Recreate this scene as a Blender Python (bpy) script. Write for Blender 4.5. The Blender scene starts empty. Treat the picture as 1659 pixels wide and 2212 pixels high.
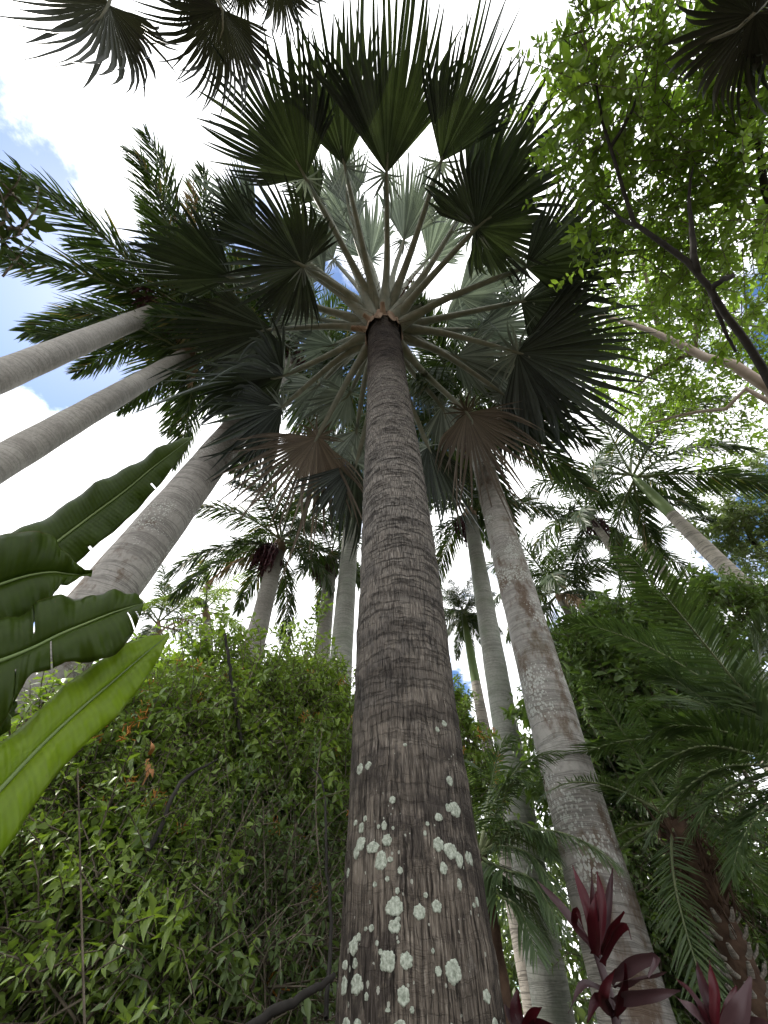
import bpy, math, random
import numpy as np
from mathutils import Vector

rng = np.random.default_rng(7)
random.seed(7)
scene = bpy.context.scene
COL = scene.collection
rad = math.radians

# ------------------------------------------------------------------ camera
CAM_Z, PITCH = 1.55, rad(53.7)
FPX, CX, CY = 831.0, 829.5, 1106.0            # focal length and centre of a 1659 x 2212 picture
cam_d = bpy.data.cameras.new('camera'); cam = bpy.data.objects.new('camera', cam_d); COL.objects.link(cam)
cam_d.sensor_fit = 'VERTICAL'; cam_d.sensor_height = 36.0; cam_d.lens = 36.0 * FPX / 2212.0
cam_d.clip_start = 0.05; cam_d.clip_end = 3000
cam.location = (0, 0, CAM_Z); cam.rotation_euler = (rad(90) + PITCH, 0, 0)
scene.camera = cam

# ------------------------------------------------------------------ sky, sun, exposure
SUN_EL, SUN_AZ = rad(60), rad(-80)            # azimuth from +Y towards +X
SKY_STRENGTH, CLOUD_LEVEL = 0.12, 9.0
CLOUD_OFF, CLOUD_LO, CLOUD_HI = (-46.11, 26.8192, 0.0), 0.403, 0.472
world = bpy.data.worlds.new('World'); scene.world = world; world.use_nodes = True
wn, wl = world.node_tree.nodes, world.node_tree.links
wn.clear()
def W(t, **k):
    n = wn.new(t)
    for a, b in k.items(): setattr(n, a, b)
    return n
w_out, w_bg = W('ShaderNodeOutputWorld'), W('ShaderNodeBackground')
w_bg.inputs['Strength'].default_value = SKY_STRENGTH
w_sky = W('ShaderNodeTexSky', sky_type='NISHITA', sun_disc=False, sun_elevation=SUN_EL, sun_rotation=SUN_AZ, air_density=1.0, dust_density=0.3, ozone_density=4.0)
w_hsv = W('ShaderNodeHueSaturation'); wl.new(w_sky.outputs[0], w_hsv.inputs['Color']); w_hsv.inputs['Saturation'].default_value = 1.08; w_hsv.inputs['Value'].default_value = 0.68
w_tc, w_sep = W('ShaderNodeTexCoord'), W('ShaderNodeSeparateXYZ')
wl.new(w_tc.outputs['Generated'], w_sep.inputs[0])
w_z = W('ShaderNodeMath', operation='MAXIMUM'); wl.new(w_sep.outputs[2], w_z.inputs[0]); w_z.inputs[1].default_value = 0.0
w_za = W('ShaderNodeMath', operation='ADD'); wl.new(w_z.outputs[0], w_za.inputs[0]); w_za.inputs[1].default_value = 0.28
w_dx, w_dy = W('ShaderNodeMath', operation='DIVIDE'), W('ShaderNodeMath', operation='DIVIDE')
for d, i in ((w_dx, 0), (w_dy, 1)):
    wl.new(w_sep.outputs[i], d.inputs[0]); wl.new(w_za.outputs[0], d.inputs[1])
w_cmb = W('ShaderNodeCombineXYZ'); wl.new(w_dx.outputs[0], w_cmb.inputs[0]); wl.new(w_dy.outputs[0], w_cmb.inputs[1])
w_add = W('ShaderNodeVectorMath', operation='ADD'); wl.new(w_cmb.outputs[0], w_add.inputs[0])
w_add.inputs[1].default_value = CLOUD_OFF; w_add.name = 'cloud_offset'
w_noise = W('ShaderNodeTexNoise'); wl.new(w_add.outputs[0], w_noise.inputs['Vector'])
w_noise.inputs['Scale'].default_value = 1.384; w_noise.inputs['Detail'].default_value = 9; w_noise.inputs['Roughness'].default_value = 0.60
w_ramp = W('ShaderNodeMapRange', interpolation_type='SMOOTHSTEP'); wl.new(w_noise.outputs[0], w_ramp.inputs[0])
w_ramp.inputs[1].default_value = CLOUD_LO; w_ramp.inputs[2].default_value = CLOUD_HI
w_n2 = W('ShaderNodeTexNoise'); wl.new(w_add.outputs[0], w_n2.inputs['Vector']); w_n2.inputs['Scale'].default_value = 4.0; w_n2.inputs['Detail'].default_value = 6
w_cr = W('ShaderNodeMapRange'); wl.new(w_n2.outputs[0], w_cr.inputs[0])
w_cr.inputs[1].default_value = 0.3; w_cr.inputs[2].default_value = 0.7
w_cr.inputs[3].default_value = CLOUD_LEVEL * 0.85; w_cr.inputs[4].default_value = CLOUD_LEVEL * 1.15
w_cc = W('ShaderNodeVectorMath', operation='SCALE'); w_cc.inputs[0].default_value = (0.985, 0.995, 1.0); wl.new(w_cr.outputs[0], w_cc.inputs['Scale'])
w_mix = W('ShaderNodeMix', data_type='RGBA')
wl.new(w_ramp.outputs[0], w_mix.inputs[0]); wl.new(w_hsv.outputs[0], w_mix.inputs[6]); wl.new(w_cc.outputs[0], w_mix.inputs[7])
wl.new(w_mix.outputs[2], w_bg.inputs[0]); wl.new(w_bg.outputs[0], w_out.inputs[0])

sun_d = bpy.data.lights.new('sun', 'SUN'); sun = bpy.data.objects.new('sun', sun_d); COL.objects.link(sun)
sun_d.energy = 2.6; sun_d.angle = rad(3.0); sun_d.color = (1.0, 0.95, 0.87)
sdir = Vector((math.sin(SUN_AZ) * math.cos(SUN_EL), math.cos(SUN_AZ) * math.cos(SUN_EL), math.sin(SUN_EL)))
sun.rotation_euler = (-sdir).to_track_quat('-Z', 'Y').to_euler()

vs = scene.view_settings
vs.view_transform = 'Standard'; vs.look = 'None'; vs.gamma = 1.0; vs.use_curve_mapping = False
vs.exposure = 1.4
cy = scene.cycles
cy.use_denoising = True
cy.use_adaptive_sampling = True; cy.adaptive_threshold = 0.02
cy.max_bounces = 6; cy.diffuse_bounces = 3; cy.glossy_bounces = 2; cy.transmission_bounces = 5; cy.transparent_max_bounces = 4

# ------------------------------------------------------------------ helpers
def nrm(v):
    v = np.asarray(v, float); return v / np.maximum(np.linalg.norm(v, axis=-1, keepdims=True), 1e-9)
CAM = np.array([0, 0, CAM_Z])
def ray(px, py):
    """unit direction of a pixel of the 1659 x 2212 picture"""
    a, b, c = px - CX, CY - py, FPX
    return nrm([a, math.cos(PITCH) * c - math.sin(PITCH) * b, math.sin(PITCH) * c + math.cos(PITCH) * b])
def at(px, py, dist):
    return CAM + ray(px, py) * dist
def at_h(px, py, h):
    r = ray(px, py); return CAM + r * (h / math.hypot(r[0], r[1]))
def upright(p0, p1, h):
    """points on two pixels' rays for a nearly vertical stem at horizontal distance h"""
    a = at_h(*p0, h); r = ray(*p1)
    t = (a[0] * r[0] + a[1] * r[1]) / (r[0] ** 2 + r[1] ** 2)
    return a, CAM + r * t
def spline(pts, n):
    """Catmull-Rom resampling"""
    p = np.asarray(pts, float)
    if len(p) == 2: return p[0] + np.linspace(0, 1, n)[:, None] * (p[1] - p[0])
    q = np.vstack([2 * p[0] - p[1], p, 2 * p[-1] - p[-2]])
    seg = np.linalg.norm(np.diff(p, axis=0), axis=1) + 1e-9; cum = np.r_[0, np.cumsum(seg)]
    s = np.linspace(0, cum[-1], n); i = np.clip(np.searchsorted(cum, s, side='right') - 1, 0, len(p) - 2)
    t = ((s - cum[i]) / seg[i])[:, None]
    a, b, c, d = q[i], q[i + 1], q[i + 2], q[i + 3]
    return 0.5 * (2 * b + (c - a) * t + (2 * a - 5 * b + 4 * c - d) * t ** 2 + (3 * b - a - 3 * c + d) * t ** 3)

class Geo:
    def __init__(s): s.v, s.f, s.r, s.uv, s.n = [], [], [], [], 0
    def add(s, V, F, r=0.5, uv=None):
        V = np.asarray(V, float).reshape(-1, 3); F = np.asarray(F, int)
        s.v.append(V); s.f.append(F + s.n)
        s.r.append(np.broadcast_to(np.asarray(r, float), (len(V),)))
        s.uv.append(np.zeros((len(V), 2)) if uv is None else np.asarray(uv, float))
        s.n += len(V)
    def mesh(s, name, mat, smooth=True):
        V = np.vstack(s.v); m = bpy.data.meshes.new(name)
        q = [f for f in s.f if f.shape[1] == 4]; t = [f for f in s.f if f.shape[1] == 3]
        nq = sum(map(len, q)); nt = sum(map(len, t))
        idx = np.concatenate([f.ravel() for f in q + t]).astype(np.int32)
        tot = np.r_[np.full(nq, 4), np.full(nt, 3)].astype(np.int32)
        m.vertices.add(len(V)); m.vertices.foreach_set('co', V.astype(np.float32).ravel())
        m.loops.add(len(idx)); m.loops.foreach_set('vertex_index', idx)
        m.polygons.add(len(tot)); m.polygons.foreach_set('loop_start', np.r_[0, np.cumsum(tot)[:-1]].astype(np.int32))
        m.polygons.foreach_set('loop_total', tot)
        m.polygons.foreach_set('use_smooth', np.full(len(tot), smooth))
        a = m.attributes.new('rnd', 'FLOAT', 'POINT'); a.data.foreach_set('value', np.concatenate(s.r).astype(np.float32))
        uv = m.uv_layers.new(name='UVMap'); uv.data.foreach_set('uv', np.vstack(s.uv)[idx].astype(np.float32).ravel())
        m.materials.append(mat); m.update(calc_edges=True)
        return m
    def obj(s, name, mat, parent=None, smooth=True):
        return link(name, s.mesh(name, mat, smooth), parent)

def link(name, data, parent=None, loc=None, rz=0.0, sc=1.0):
    o = bpy.data.objects.new(name, data); COL.objects.link(o)
    if loc is not None: o.location = [float(x) for x in loc]
    o.rotation_euler = (0, 0, rz); o.scale = (sc, sc, sc)
    if parent is not None: o.parent = parent
    return o
def tag(o, label, cat, group=None, kind=None):
    if label: o['label'] = label
    if cat: o['category'] = cat
    if group: o['group'] = group
    if kind: o['kind'] = kind
    return o
def thing(name, label, cat, group=None):
    return tag(bpy_empty(name), label, cat, group)
def bpy_empty(name):
    o = bpy.data.objects.new(name, None); COL.objects.link(o); o.empty_display_size = 0.2
    return o

def frames(P):
    T = nrm(np.gradient(P, axis=0))
    up = np.array([0, 0, 1.0]) if abs(T[0][2]) < 0.9 else np.array([0, 1.0, 0])
    N = np.zeros_like(P); n = nrm(np.cross(np.cross(T[0], up), T[0]))
    for i in range(len(P)):
        n = nrm(n - T[i] * np.dot(n, T[i])); N[i] = n
    return T, N, np.cross(T, N)
def tube(g, pts, radii, k=6, n=None, r=0.5, flat=1.0, cap=False):
    P = spline(pts, n) if n else np.asarray(pts, float)
    R = np.interp(np.linspace(0, 1, len(P)), np.linspace(0, 1, len(np.atleast_1d(radii))), np.atleast_1d(radii))
    T, N, B = frames(P)
    a = np.linspace(0, 2 * math.pi, k + 1)
    V = P[:, None] + R[:, None, None] * (np.cos(a)[None, :, None] * N[:, None] * flat + np.sin(a)[None, :, None] * B[:, None])
    m = len(P); L = np.r_[0, np.cumsum(np.linalg.norm(np.diff(P, axis=0), axis=1))]
    uv = np.stack(np.broadcast_arrays((a / (2 * math.pi))[None, :] * 2 * math.pi * R.mean(), L[:, None]), -1).reshape(-1, 2)
    i, j = np.meshgrid(np.arange(m - 1), np.arange(k), indexing='ij')
    b = i * (k + 1) + j
    g.add(V, np.stack([b, b + 1, b + k + 2, b + k + 1], -1).reshape(-1, 4), r, uv)
    if cap:
        c = V[-1][:k]; g.add(np.vstack([c, P[-1] + T[-1] * R[-1] * 0.4]), [[x, (x + 1) % k, k] for x in range(k)], r, np.tile(uv[-1], (k + 1, 1)))
    return P
def prisms(g, A, B, ra, rb, r=0.5):
    """many thin three-sided twigs at once"""
    A, B = np.asarray(A), np.asarray(B); D = nrm(B - A)
    s = nrm(np.cross(D, np.array([0.3, 0.5, 0.8]))); t = np.cross(D, s)
    vs = []
    for P, q in ((A, ra), (B, rb)):
        for c in (0, 2.094, 4.189):
            vs.append(P + q * (math.cos(c) * s + math.sin(c) * t))
    V = np.stack(vs, 1).reshape(-1, 3); k = np.arange(len(A))[:, None] * 6
    F = np.vstack([k + np.array(f) for f in ([0, 1, 4, 3], [1, 2, 5, 4], [2, 0, 3, 5])])
    g.add(V, F, r)
def leaves(g, P, D, N, L, Wd, rnd, fold=0.25, curl=0.15, fine=True):
    """many small pointed leaves: base P, direction D, upper-face normal N"""
    n = len(P); D = nrm(D); S = nrm(np.cross(N, D)); N = np.cross(D, S)
    L = np.broadcast_to(L, (n,))[:, None]; Wd = np.broadcast_to(Wd, (n,))[:, None]
    def p(t, s, z): return P + D * L * t + S * Wd * s * 0.5 + N * (z * Wd - curl * L * t * t)
    if fine:
        vs = [p(0, 0, 0), p(.3, -.9, fold), p(.3, 0, 0), p(.3, .9, fold), p(.62, -.8, fold), p(.62, 0, 0), p(.62, .8, fold), p(1, 0, 0)]
        q = [[1, 2, 5, 4], [2, 3, 6, 5]]; t = [[0, 2, 1], [0, 3, 2], [4, 5, 7], [5, 6, 7]]
    else:
        vs = [p(0, 0, 0), p(.42, -1, fold), p(.45, 0, 0), p(.42, 1, fold), p(1, 0, 0)]
        q = []; t = [[0, 2, 1], [0, 3, 2], [1, 2, 4], [2, 3, 4]]
    k = len(vs); V = np.stack(vs, 1).reshape(-1, 3); b = np.arange(n)[:, None] * k
    R = np.repeat(np.broadcast_to(rnd, (n,)), k); n0 = g.n
    g.v.append(V); g.r.append(R); g.uv.append(np.zeros((len(V), 2))); g.n += len(V)
    if q: g.f.append(np.vstack([b + np.array(f) for f in q]) + n0)
    g.f.append(np.vstack([b + np.array(f) for f in t]) + n0)

def vnoise(u, v, seed, pu=None):
    """smooth value noise on numpy arrays; periodic in u when pu is given"""
    u, v = np.asarray(u, float), np.asarray(v, float)
    iu, iv = np.floor(u).astype(int), np.floor(v).astype(int); fu, fv = u - iu, v - iv
    fu, fv = fu * fu * (3 - 2 * fu), fv * fv * (3 - 2 * fv)
    def h(a, b):
        if pu: a = a % pu
        x = np.sin(a * 127.1 + b * 311.7 + seed * 74.7) * 43758.5453
        return x - np.floor(x)
    return (h(iu, iv) * (1 - fu) + h(iu + 1, iv) * fu) * (1 - fv) + (h(iu, iv + 1) * (1 - fu) + h(iu + 1, iv + 1) * fu) * fv

# ------------------------------------------------------------------ materials
class NT:
    def __init__(s, name):
        s.m = bpy.data.materials.new(name); s.m.use_nodes = True
        s.t = s.m.node_tree; s.t.nodes.clear(); s.out = s.n('ShaderNodeOutputMaterial')
    def n(s, typ, ins=None, **k):
        x = s.t.nodes.new(typ)
        for a, b in k.items(): setattr(x, a, b)
        for a, b in (ins or {}).items():
            if hasattr(b, 'is_output'): s.t.links.new(b, x.inputs[a])
            else: x.inputs[a].default_value = b
        return x
    def mix(s, f, a, b, mode='MIX'):
        x = s.n('ShaderNodeMix', data_type='RGBA', blend_type=mode)
        for i, v in ((0, f), (6, a), (7, b)):
            if hasattr(v, 'is_output'): s.t.links.new(v, x.inputs[i])
            else: x.inputs[i].default_value = v if i == 0 else (*v, 1)[:4]
        return x.outputs[2]
    def rng(s, v, a, b, c=0.0, d=1.0):
        return s.n('ShaderNodeMapRange', {0: v, 1: a, 2: b, 3: c, 4: d}).outputs[0]
    def noise(s, vec, scale, detail=4, rough=0.55):
        return s.n('ShaderNodeTexNoise', {'Vector': vec, 'Scale': scale, 'Detail': detail, 'Roughness': rough}).outputs[0]
    def scaled(s, vec, sc):
        return s.n('ShaderNodeVectorMath', {0: vec, 1: sc}, operation='MULTIPLY').outputs[0]
    def math(s, op, a, b=0.0):
        return s.n('ShaderNodeMath', {0: a, 1: b}, operation=op).outputs[0]

def leaf_mat(name, c1, c2, trans=0.35, tcol=(1.5, 1.7, 0.5), rough=0.45, spec=0.35, extra=None, vein=None, gam=1.0):
    t = NT(name); a = t.n('ShaderNodeAttribute', attribute_name='rnd').outputs['Fac']
    if gam != 1.0: a = t.math('POWER', a, gam)
    geo = t.n('ShaderNodeNewGeometry').outputs['Position']
    nz = t.noise(geo, 9.0, 3)
    f = t.math('ADD', t.math('MULTIPLY', a, 0.75), t.math('MULTIPLY', nz, 0.3))
    col = t.mix(f, c1, c2)
    if extra: col = t.mix(t.rng(a, extra[1], extra[1] + 0.01), col, extra[0])
    bump = None
    if vein:                                       # fine parallel veins along uv.x
        uv = t.n('ShaderNodeTexCoord').outputs['UV']
        w = t.n('ShaderNodeTexWave', {'Vector': uv, 'Scale': vein, 'Distortion': 1.5, 'Detail': 2}).outputs['Fac']
        col = t.mix(t.math('MULTIPLY', w, 0.16), col, (c1[0] * .6, c1[1] * .6, c1[2] * .6))
        sy = t.n('ShaderNodeSeparateXYZ', {0: uv}).outputs[1]; bn = t.noise(t.scaled(uv, (9, 9, 1)), 1.0, 6, .7)
        edge = t.rng(t.math('ADD', sy, t.math('MULTIPLY', bn, .03)), .209, .219)
        blem = t.math('MULTIPLY', t.rng(t.noise(t.scaled(uv, (60, 30, 1)), 1.0, 3), .68, .74), t.rng(bn, .5, .6))
        col = t.mix(t.math('MULTIPLY', t.math('MAXIMUM', edge, blem), .75), col, (.15, .10, .045))
        col = t.mix(t.math('MULTIPLY', t.rng(bn, .4, .65), .35), col, [c * .62 for c in c1])
        bump = t.n('ShaderNodeBump', {'Height': w, 'Strength': 0.12, 'Distance': 0.006}).outputs[0]
    p = t.n('ShaderNodeBsdfPrincipled', {'Base Color': col, 'Roughness': rough, 'Specular IOR Level': spec})
    tr = t.n('ShaderNodeBsdfTranslucent', {'Color': t.mix(1.0, col, tcol, 'MULTIPLY')})
    if bump:
        t.t.links.new(bump, p.inputs['Normal'])
    ms = t.n('ShaderNodeMixShader', {0: trans, 1: p.outputs[0], 2: tr.outputs[0]})
    t.t.links.new(ms.outputs[0], t.out.inputs[0]); return t.m

def plain_mat(name, c1, c2, scale=6.0, rough=0.8, stretch=(1, 1, 1), bump=0.3):
    t = NT(name); uv = t.n('ShaderNodeTexCoord').outputs['Object']
    nz = t.noise(t.scaled(uv, stretch), scale, 6)
    p = t.n('ShaderNodeBsdfPrincipled', {'Base Color': t.mix(t.rng(nz, .3, .7), c1, c2), 'Roughness': rough, 'Specular IOR Level': 0.2,
            'Normal': t.n('ShaderNodeBump', {'Height': nz, 'Strength': bump, 'Distance': 0.02}).outputs[0]})
    t.t.links.new(p.outputs[0], t.out.inputs[0]); return t.m

def bark_royal(name, base, dark, spots=0.0, brown=0.0, green=0.0, ring=7.0, ringdark=0.5, seed=0.0):
    t = NT(name); tc = t.n('ShaderNodeTexCoord'); uv0 = tc.outputs['UV']
    uv = t.n('ShaderNodeVectorMath', {0: uv0, 1: (seed, seed * 1.7, seed)}, operation='ADD').outputs[0]
    obj = t.n('ShaderNodeVectorMath', {0: tc.outputs['Object'], 1: (seed, seed, seed)}, operation='ADD').outputs[0]
    big, fine = t.noise(t.scaled(obj, (1, 1, .45)), 2.2, 5), t.noise(obj, 26, 6, 0.65)
    col = t.mix(t.rng(big, .3, .7), base, dark)
    col = t.mix(t.math('MULTIPLY', t.rng(fine, .45, .75), .5), col, [c * .45 for c in dark])
    warp = t.n('ShaderNodeCombineXYZ', {0: 0.0, 1: t.math('MULTIPLY', t.noise(t.scaled(uv, (1.5, 3, 1)), 1.0, 2), .16)}).outputs[0]
    ruv = t.n('ShaderNodeVectorMath', {0: uv, 1: warp}, operation='ADD').outputs[0]
    rn = t.noise(t.scaled(ruv, (.25, ring, 1)), 1.0, 5, .7)
    rl = t.math('SUBTRACT', 1.0, t.rng(t.math('ABSOLUTE', t.math('SUBTRACT', rn, .5)), 0.0, .035))
    col = t.mix(t.math('MULTIPLY', rl, ringdark), col, [c * .35 for c in dark])
    if brown:
        bm = t.rng(t.noise(t.scaled(obj, (1, 1, .5)), 3.1, 7, .7), .56 - brown * .2, .66 - brown * .2)
        col = t.mix(t.math('MULTIPLY', bm, .85), col, (.11, .07, .045))
    if green:
        gm = t.rng(t.noise(obj, 1.7, 6, .7), .45, .7)
        col = t.mix(t.math('MULTIPLY', gm, green), col, (.20, .25, .17))
    if spots:
        vo = t.n('ShaderNodeTexVoronoi', {'Vector': t.scaled(obj, (1, 1, .7)), 'Scale': 44.0, 'Randomness': 1.0})
        dn = t.math('ADD', vo.outputs['Distance'], t.math('MULTIPLY', t.noise(obj, 60, 3), .3))
        reg = t.rng(t.noise(obj, 2.0, 4), .42, .62, .0, .42 * spots + .1)
        sp = t.n('ShaderNodeMath', {0: dn, 1: t.math('ADD', reg, .08)}, operation='LESS_THAN').outputs[0]
        col = t.mix(t.math('MULTIPLY', sp, .8), col, (.46, .47, .43))
    h = t.math('ADD', t.math('MULTIPLY', fine, .5), t.math('MULTIPLY', rl, -.8))
    p = t.n('ShaderNodeBsdfPrincipled', {'Base Color': col, 'Roughness': .85, 'Specular IOR Level': .15,
            'Normal': t.n('ShaderNodeBump', {'Height': h, 'Strength': .5, 'Distance': .012}).outputs[0]})
    t.t.links.new(p.outputs[0], t.out.inputs[0]); return t.m

def bark_fan():
    """fibrous brown bark, fine rings near the top, upright cracks below"""
    t = NT('fibrous_bark'); uv = t.n('ShaderNodeTexCoord').outputs['UV']
    sep = t.n('ShaderNodeSeparateXYZ', {0: uv}); v = sep.outputs[1]
    fib = t.noise(t.scaled(uv, (85, 5.0, 1)), 1.0, 6, .65)
    fib2 = t.noise(t.scaled(uv, (190, 16, 1)), 1.0, 4, .65)
    blot = t.noise(t.scaled(uv, (5.0, 2.8, 1)), 1.0, 10, .74)
    band = t.noise(t.scaled(uv, (1.0, 5.5, 1)), 1.0, 5, .6)
    col = t.mix(t.rng(fib, .38, .62), (.034, .027, .022), (.185, .155, .125))
    col = t.mix(t.math('MULTIPLY', t.rng(fib2, .54, .66), .55), col, (.36, .315, .262))
    col = t.mix(t.math('MULTIPLY', t.rng(blot, .51, .57), .78), col, t.mix(t.rng(fib2, .42, .6), (.014, .011, .010), (.060, .050, .044)))
    col = t.mix(t.math('MULTIPLY', t.rng(blot, .43, .33), .5), col, (.25, .225, .195))
    col = t.mix(t.math('MULTIPLY', t.rng(t.math('ADD', band, t.math('MULTIPLY', fib2, .18)), .62, .70), .5), col, (.026, .021, .018))
    # upright cracks
    wv = t.n('ShaderNodeVectorMath', {0: t.scaled(uv, (80, 4.5, 1)), 1: t.n('ShaderNodeCombineXYZ', {0: t.math('MULTIPLY', t.noise(uv, 9, 3), 3.0)}).outputs[0]}, operation='ADD').outputs[0]
    cn = t.noise(wv, 1.0, 4, .6)
    ck = t.rng(cn, .585, .635)
    low = t.rng(v, 6.2, 4.2)
    ck = t.math('MULTIPLY', ck, t.math('MULTIPLY', low, t.rng(t.noise(uv, 5.5, 3), .30, .50)))
    col = t.mix(t.math('MULTIPLY', ck, .75), col, (.010, .008, .007))
    # crosswise ring scars, closer and darker towards the top
    wr = t.n('ShaderNodeVectorMath', {0: t.scaled(uv, (4.2, 38, 1)), 1: t.n('ShaderNodeCombineXYZ', {1: t.math('MULTIPLY', t.noise(t.scaled(uv, (6, 3, 1)), 1.0, 4), 3.2)}).outputs[0]}, operation='ADD').outputs[0]
    rn = t.noise(wr, 1.0, 5, .7)
    rk = t.rng(rn, .53, .60)
    rk = t.math('MULTIPLY', rk, t.rng(v, 2.0, 4.6, .12, 1.0))
    col = t.mix(t.math('MULTIPLY', rk, .8), col, (.014, .011, .010))
    # the grey weathered middle and the sooty top
    grey = t.math('MULTIPLY', t.rng(v, 1.8, 3.8), t.rng(v, 7.5, 6.6))
    col = t.mix(t.math('MULTIPLY', grey, .62), col, t.mix(t.rng(fib2, .38, .62), (.075, .068, .062), (.32, .298, .272)))
    col = t.mix(t.math('MULTIPLY', rk, .75), col, (.016, .013, .012))
    soot = t.math('MULTIPLY', t.rng(t.math('ADD', v, t.math('MULTIPLY', blot, 1.2)), 6.9, 7.7), t.rng(v, 8.75, 8.45))
    col = t.mix(t.math('MULTIPLY', soot, .8), col, t.mix(rk, (.045, .036, .032), (.012, .010, .010)))
    # soft wavering bands of old growth
    gb = t.math('SINE', t.math('ADD', t.math('MULTIPLY', v, 30.0), t.math('MULTIPLY', t.noise(t.scaled(uv, (2.2, 1.6, 1)), 1.0, 5), 9.0)))
    gb = t.math('MULTIPLY', t.rng(gb, .25, .95), t.rng(t.noise(t.scaled(uv, (3, 2, 1)), 1.0, 4), .42, .62))
    col = t.mix(t.math('MULTIPLY', gb, .55), col, (.030, .025, .022))
    # small pale crusts low on the trunk
    vo = t.n('ShaderNodeTexVoronoi', {'Vector': t.scaled(uv, (1, .75, 1)), 'Scale': 34.0, 'Randomness': 1.0})
    sp = t.n('ShaderNodeMath', {0: t.math('ADD', vo.outputs['Distance'], t.math('MULTIPLY', t.noise(uv, 120, 3), .25)),
             1: t.math('ADD', t.math('MULTIPLY', t.rng(v, 3.0, 1.6), .25), t.rng(t.noise(uv, 3.3, 3), .45, .7, .0, .12))}, operation='LESS_THAN').outputs[0]
    sp = t.math('MULTIPLY', sp, t.rng(v, 4.2, 3.0))
    col = t.mix(t.math('MULTIPLY', sp, .8), col, (.40, .41, .35))
    h = t.math('ADD', t.math('ADD', t.math('MULTIPLY', fib, 1.0), t.math('MULTIPLY', ck, -1.3)), t.math('ADD', t.math('MULTIPLY', rk, -1.1), t.math('MULTIPLY', blot, .6)))
    p = t.n('ShaderNodeBsdfPrincipled', {'Base Color': col, 'Roughness': .9, 'Specular IOR Level': .12,
            'Normal': t.n('ShaderNodeBump', {'Height': h, 'Strength': 1.0, 'Distance': .016}).outputs[0]})
    t.t.links.new(p.outputs[0], t.out.inputs[0]); return t.m

M = {}
M['bark_fan'] = bark_fan()
M['bark_pale'] = bark_royal('pale_bark', (.44, .42, .385), (.29, .275, .25), spots=.35, seed=3, ringdark=.3)
M['bark_grey'] = bark_royal('grey_bark', (.39, .37, .34), (.25, .235, .215), spots=.9, brown=.02, seed=11, ring=5)
M['bark_spot'] = bark_royal('spotted_bark', (.42, .40, .37), (.27, .25, .23), spots=1.2, brown=.30, green=.15, seed=23, ring=9)
M['bark_green'] = bark_royal('greenish_bark', (.42, .42, .38), (.29, .29, .26), spots=.3, green=.55, seed=31, ring=12)
M['bark_ring'] = bark_royal('ringed_bark', (.40, .37, .32), (.30, .27, .23), seed=41, ring=9, ringdark=.9)
M['shaft'] = plain_mat('crownshaft_green', (.10, .155, .05), (.16, .21, .08), 3, .5, (1, 1, .2), .1)
M['husk'] = plain_mat('dry_husk', (.20, .13, .085), (.33, .24, .17), 7, .85, (1, 1, .25))
M['fibre'] = plain_mat('brown_fibre', (.045, .026, .018), (.12, .075, .05), 14, .9)
M['petiole'] = plain_mat('petiole_grey_green', (.17, .185, .145), (.27, .27, .215), 9, .55, (1, 1, 1), .15)
M['fan'] = leaf_mat('fan_leaf_shaded', (.014, .019, .017), (.105, .125, .120), .065, (1.5, 1.9, .35), .45, .22, gam=2.4)  # dark end holds the crown's shade, pale end the waxy highlights, both as colour
M['fan_lit'] = leaf_mat('fan_leaf_silver_lit', (.085, .105, .100), (.44, .485, .475), .14, (1.1, 1.25, .8), .5, .3, gam=1.5)  # same silvery leaves, with the brighter light on them put into the colour
M['fan_dead'] = leaf_mat('fan_leaf_dead', (.095, .080, .066), (.20, .172, .143), .15, (1.2, 1.0, .7), .7, .15)
M['fan_other'] = leaf_mat('fan_leaf_dark', (.016, .020, .015), (.050, .057, .044), .04, (1.4, 1.6, .5), .45, .35)
M['frond'] = leaf_mat('frond_green', (.022, .040, .015), (.060, .090, .032), .20, (1.6, 1.8, .5), .45, .22, extra=((.20, .15, .085), .965))
M['frond_yellow'] = leaf_mat('frond_yellow_green', (.12, .17, .04), (.20, .25, .07), .4, (1.4, 1.6, .5), .45, .3)
M['frond_dry'] = leaf_mat('frond_dry', (.17, .12, .075), (.30, .235, .155), .2, (1.2, 1, .7), .7, .15)
M['frond_date'] = leaf_mat('date_frond', (.048, .082, .034), (.115, .160, .072), .28, (1.4, 1.7, .5), .40, .45)
M['rachis'] = plain_mat('frond_midrib', (.10, .13, .055), (.19, .21, .11), 5, .5, (1, 1, 1), .1)
M['fruit'] = plain_mat('fruit_purple', (.035, .012, .018), (.10, .035, .04), 20, .5)
M['shrub'] = leaf_mat('shrub_leaf', (.055, .100, .022), (.27, .36, .095), .34, (1.6, 1.8, .45), .30, .55, extra=((.24, .13, .04), .985))
M['shrub_dark'] = leaf_mat('dark_leaf', (.055, .090, .036), (.15, .205, .080), .32, (1.5, 1.8, .5), .36, .45)
M['tree'] = leaf_mat('tree_leaf', (.085, .130, .034), (.19, .255, .075), .52, (1.45, 1.7, .5), .40, .35, extra=((.30, .13, .05), .992))
M['tree_far'] = leaf_mat('far_leaf', (.075, .105, .050), (.14, .175, .085), .35, (1.4, 1.6, .6), .5, .25)
M['twig'] = plain_mat('twig_bark', (.065, .052, .038), (.22, .185, .14), 12, .85)
M['limb_dark'] = plain_mat('limb_dark_bark', (.020, .018, .016), (.052, .047, .042), 9, .85)
M['limb_pink'] = plain_mat('limb_pinkish_bark', (.34, .27, .22), (.50, .42, .36), 5, .8)
M['flower'] = leaf_mat('orange_flower', (.38, .14, .03), (.55, .27, .06), .2, (1, 1, 1), .5, .2)
M['banana'] = leaf_mat('banana_leaf', (.040, .070, .006), (.060, .098, .010), .45, (1.7, 1.7, .35), .42, .22, vein=16)
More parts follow.
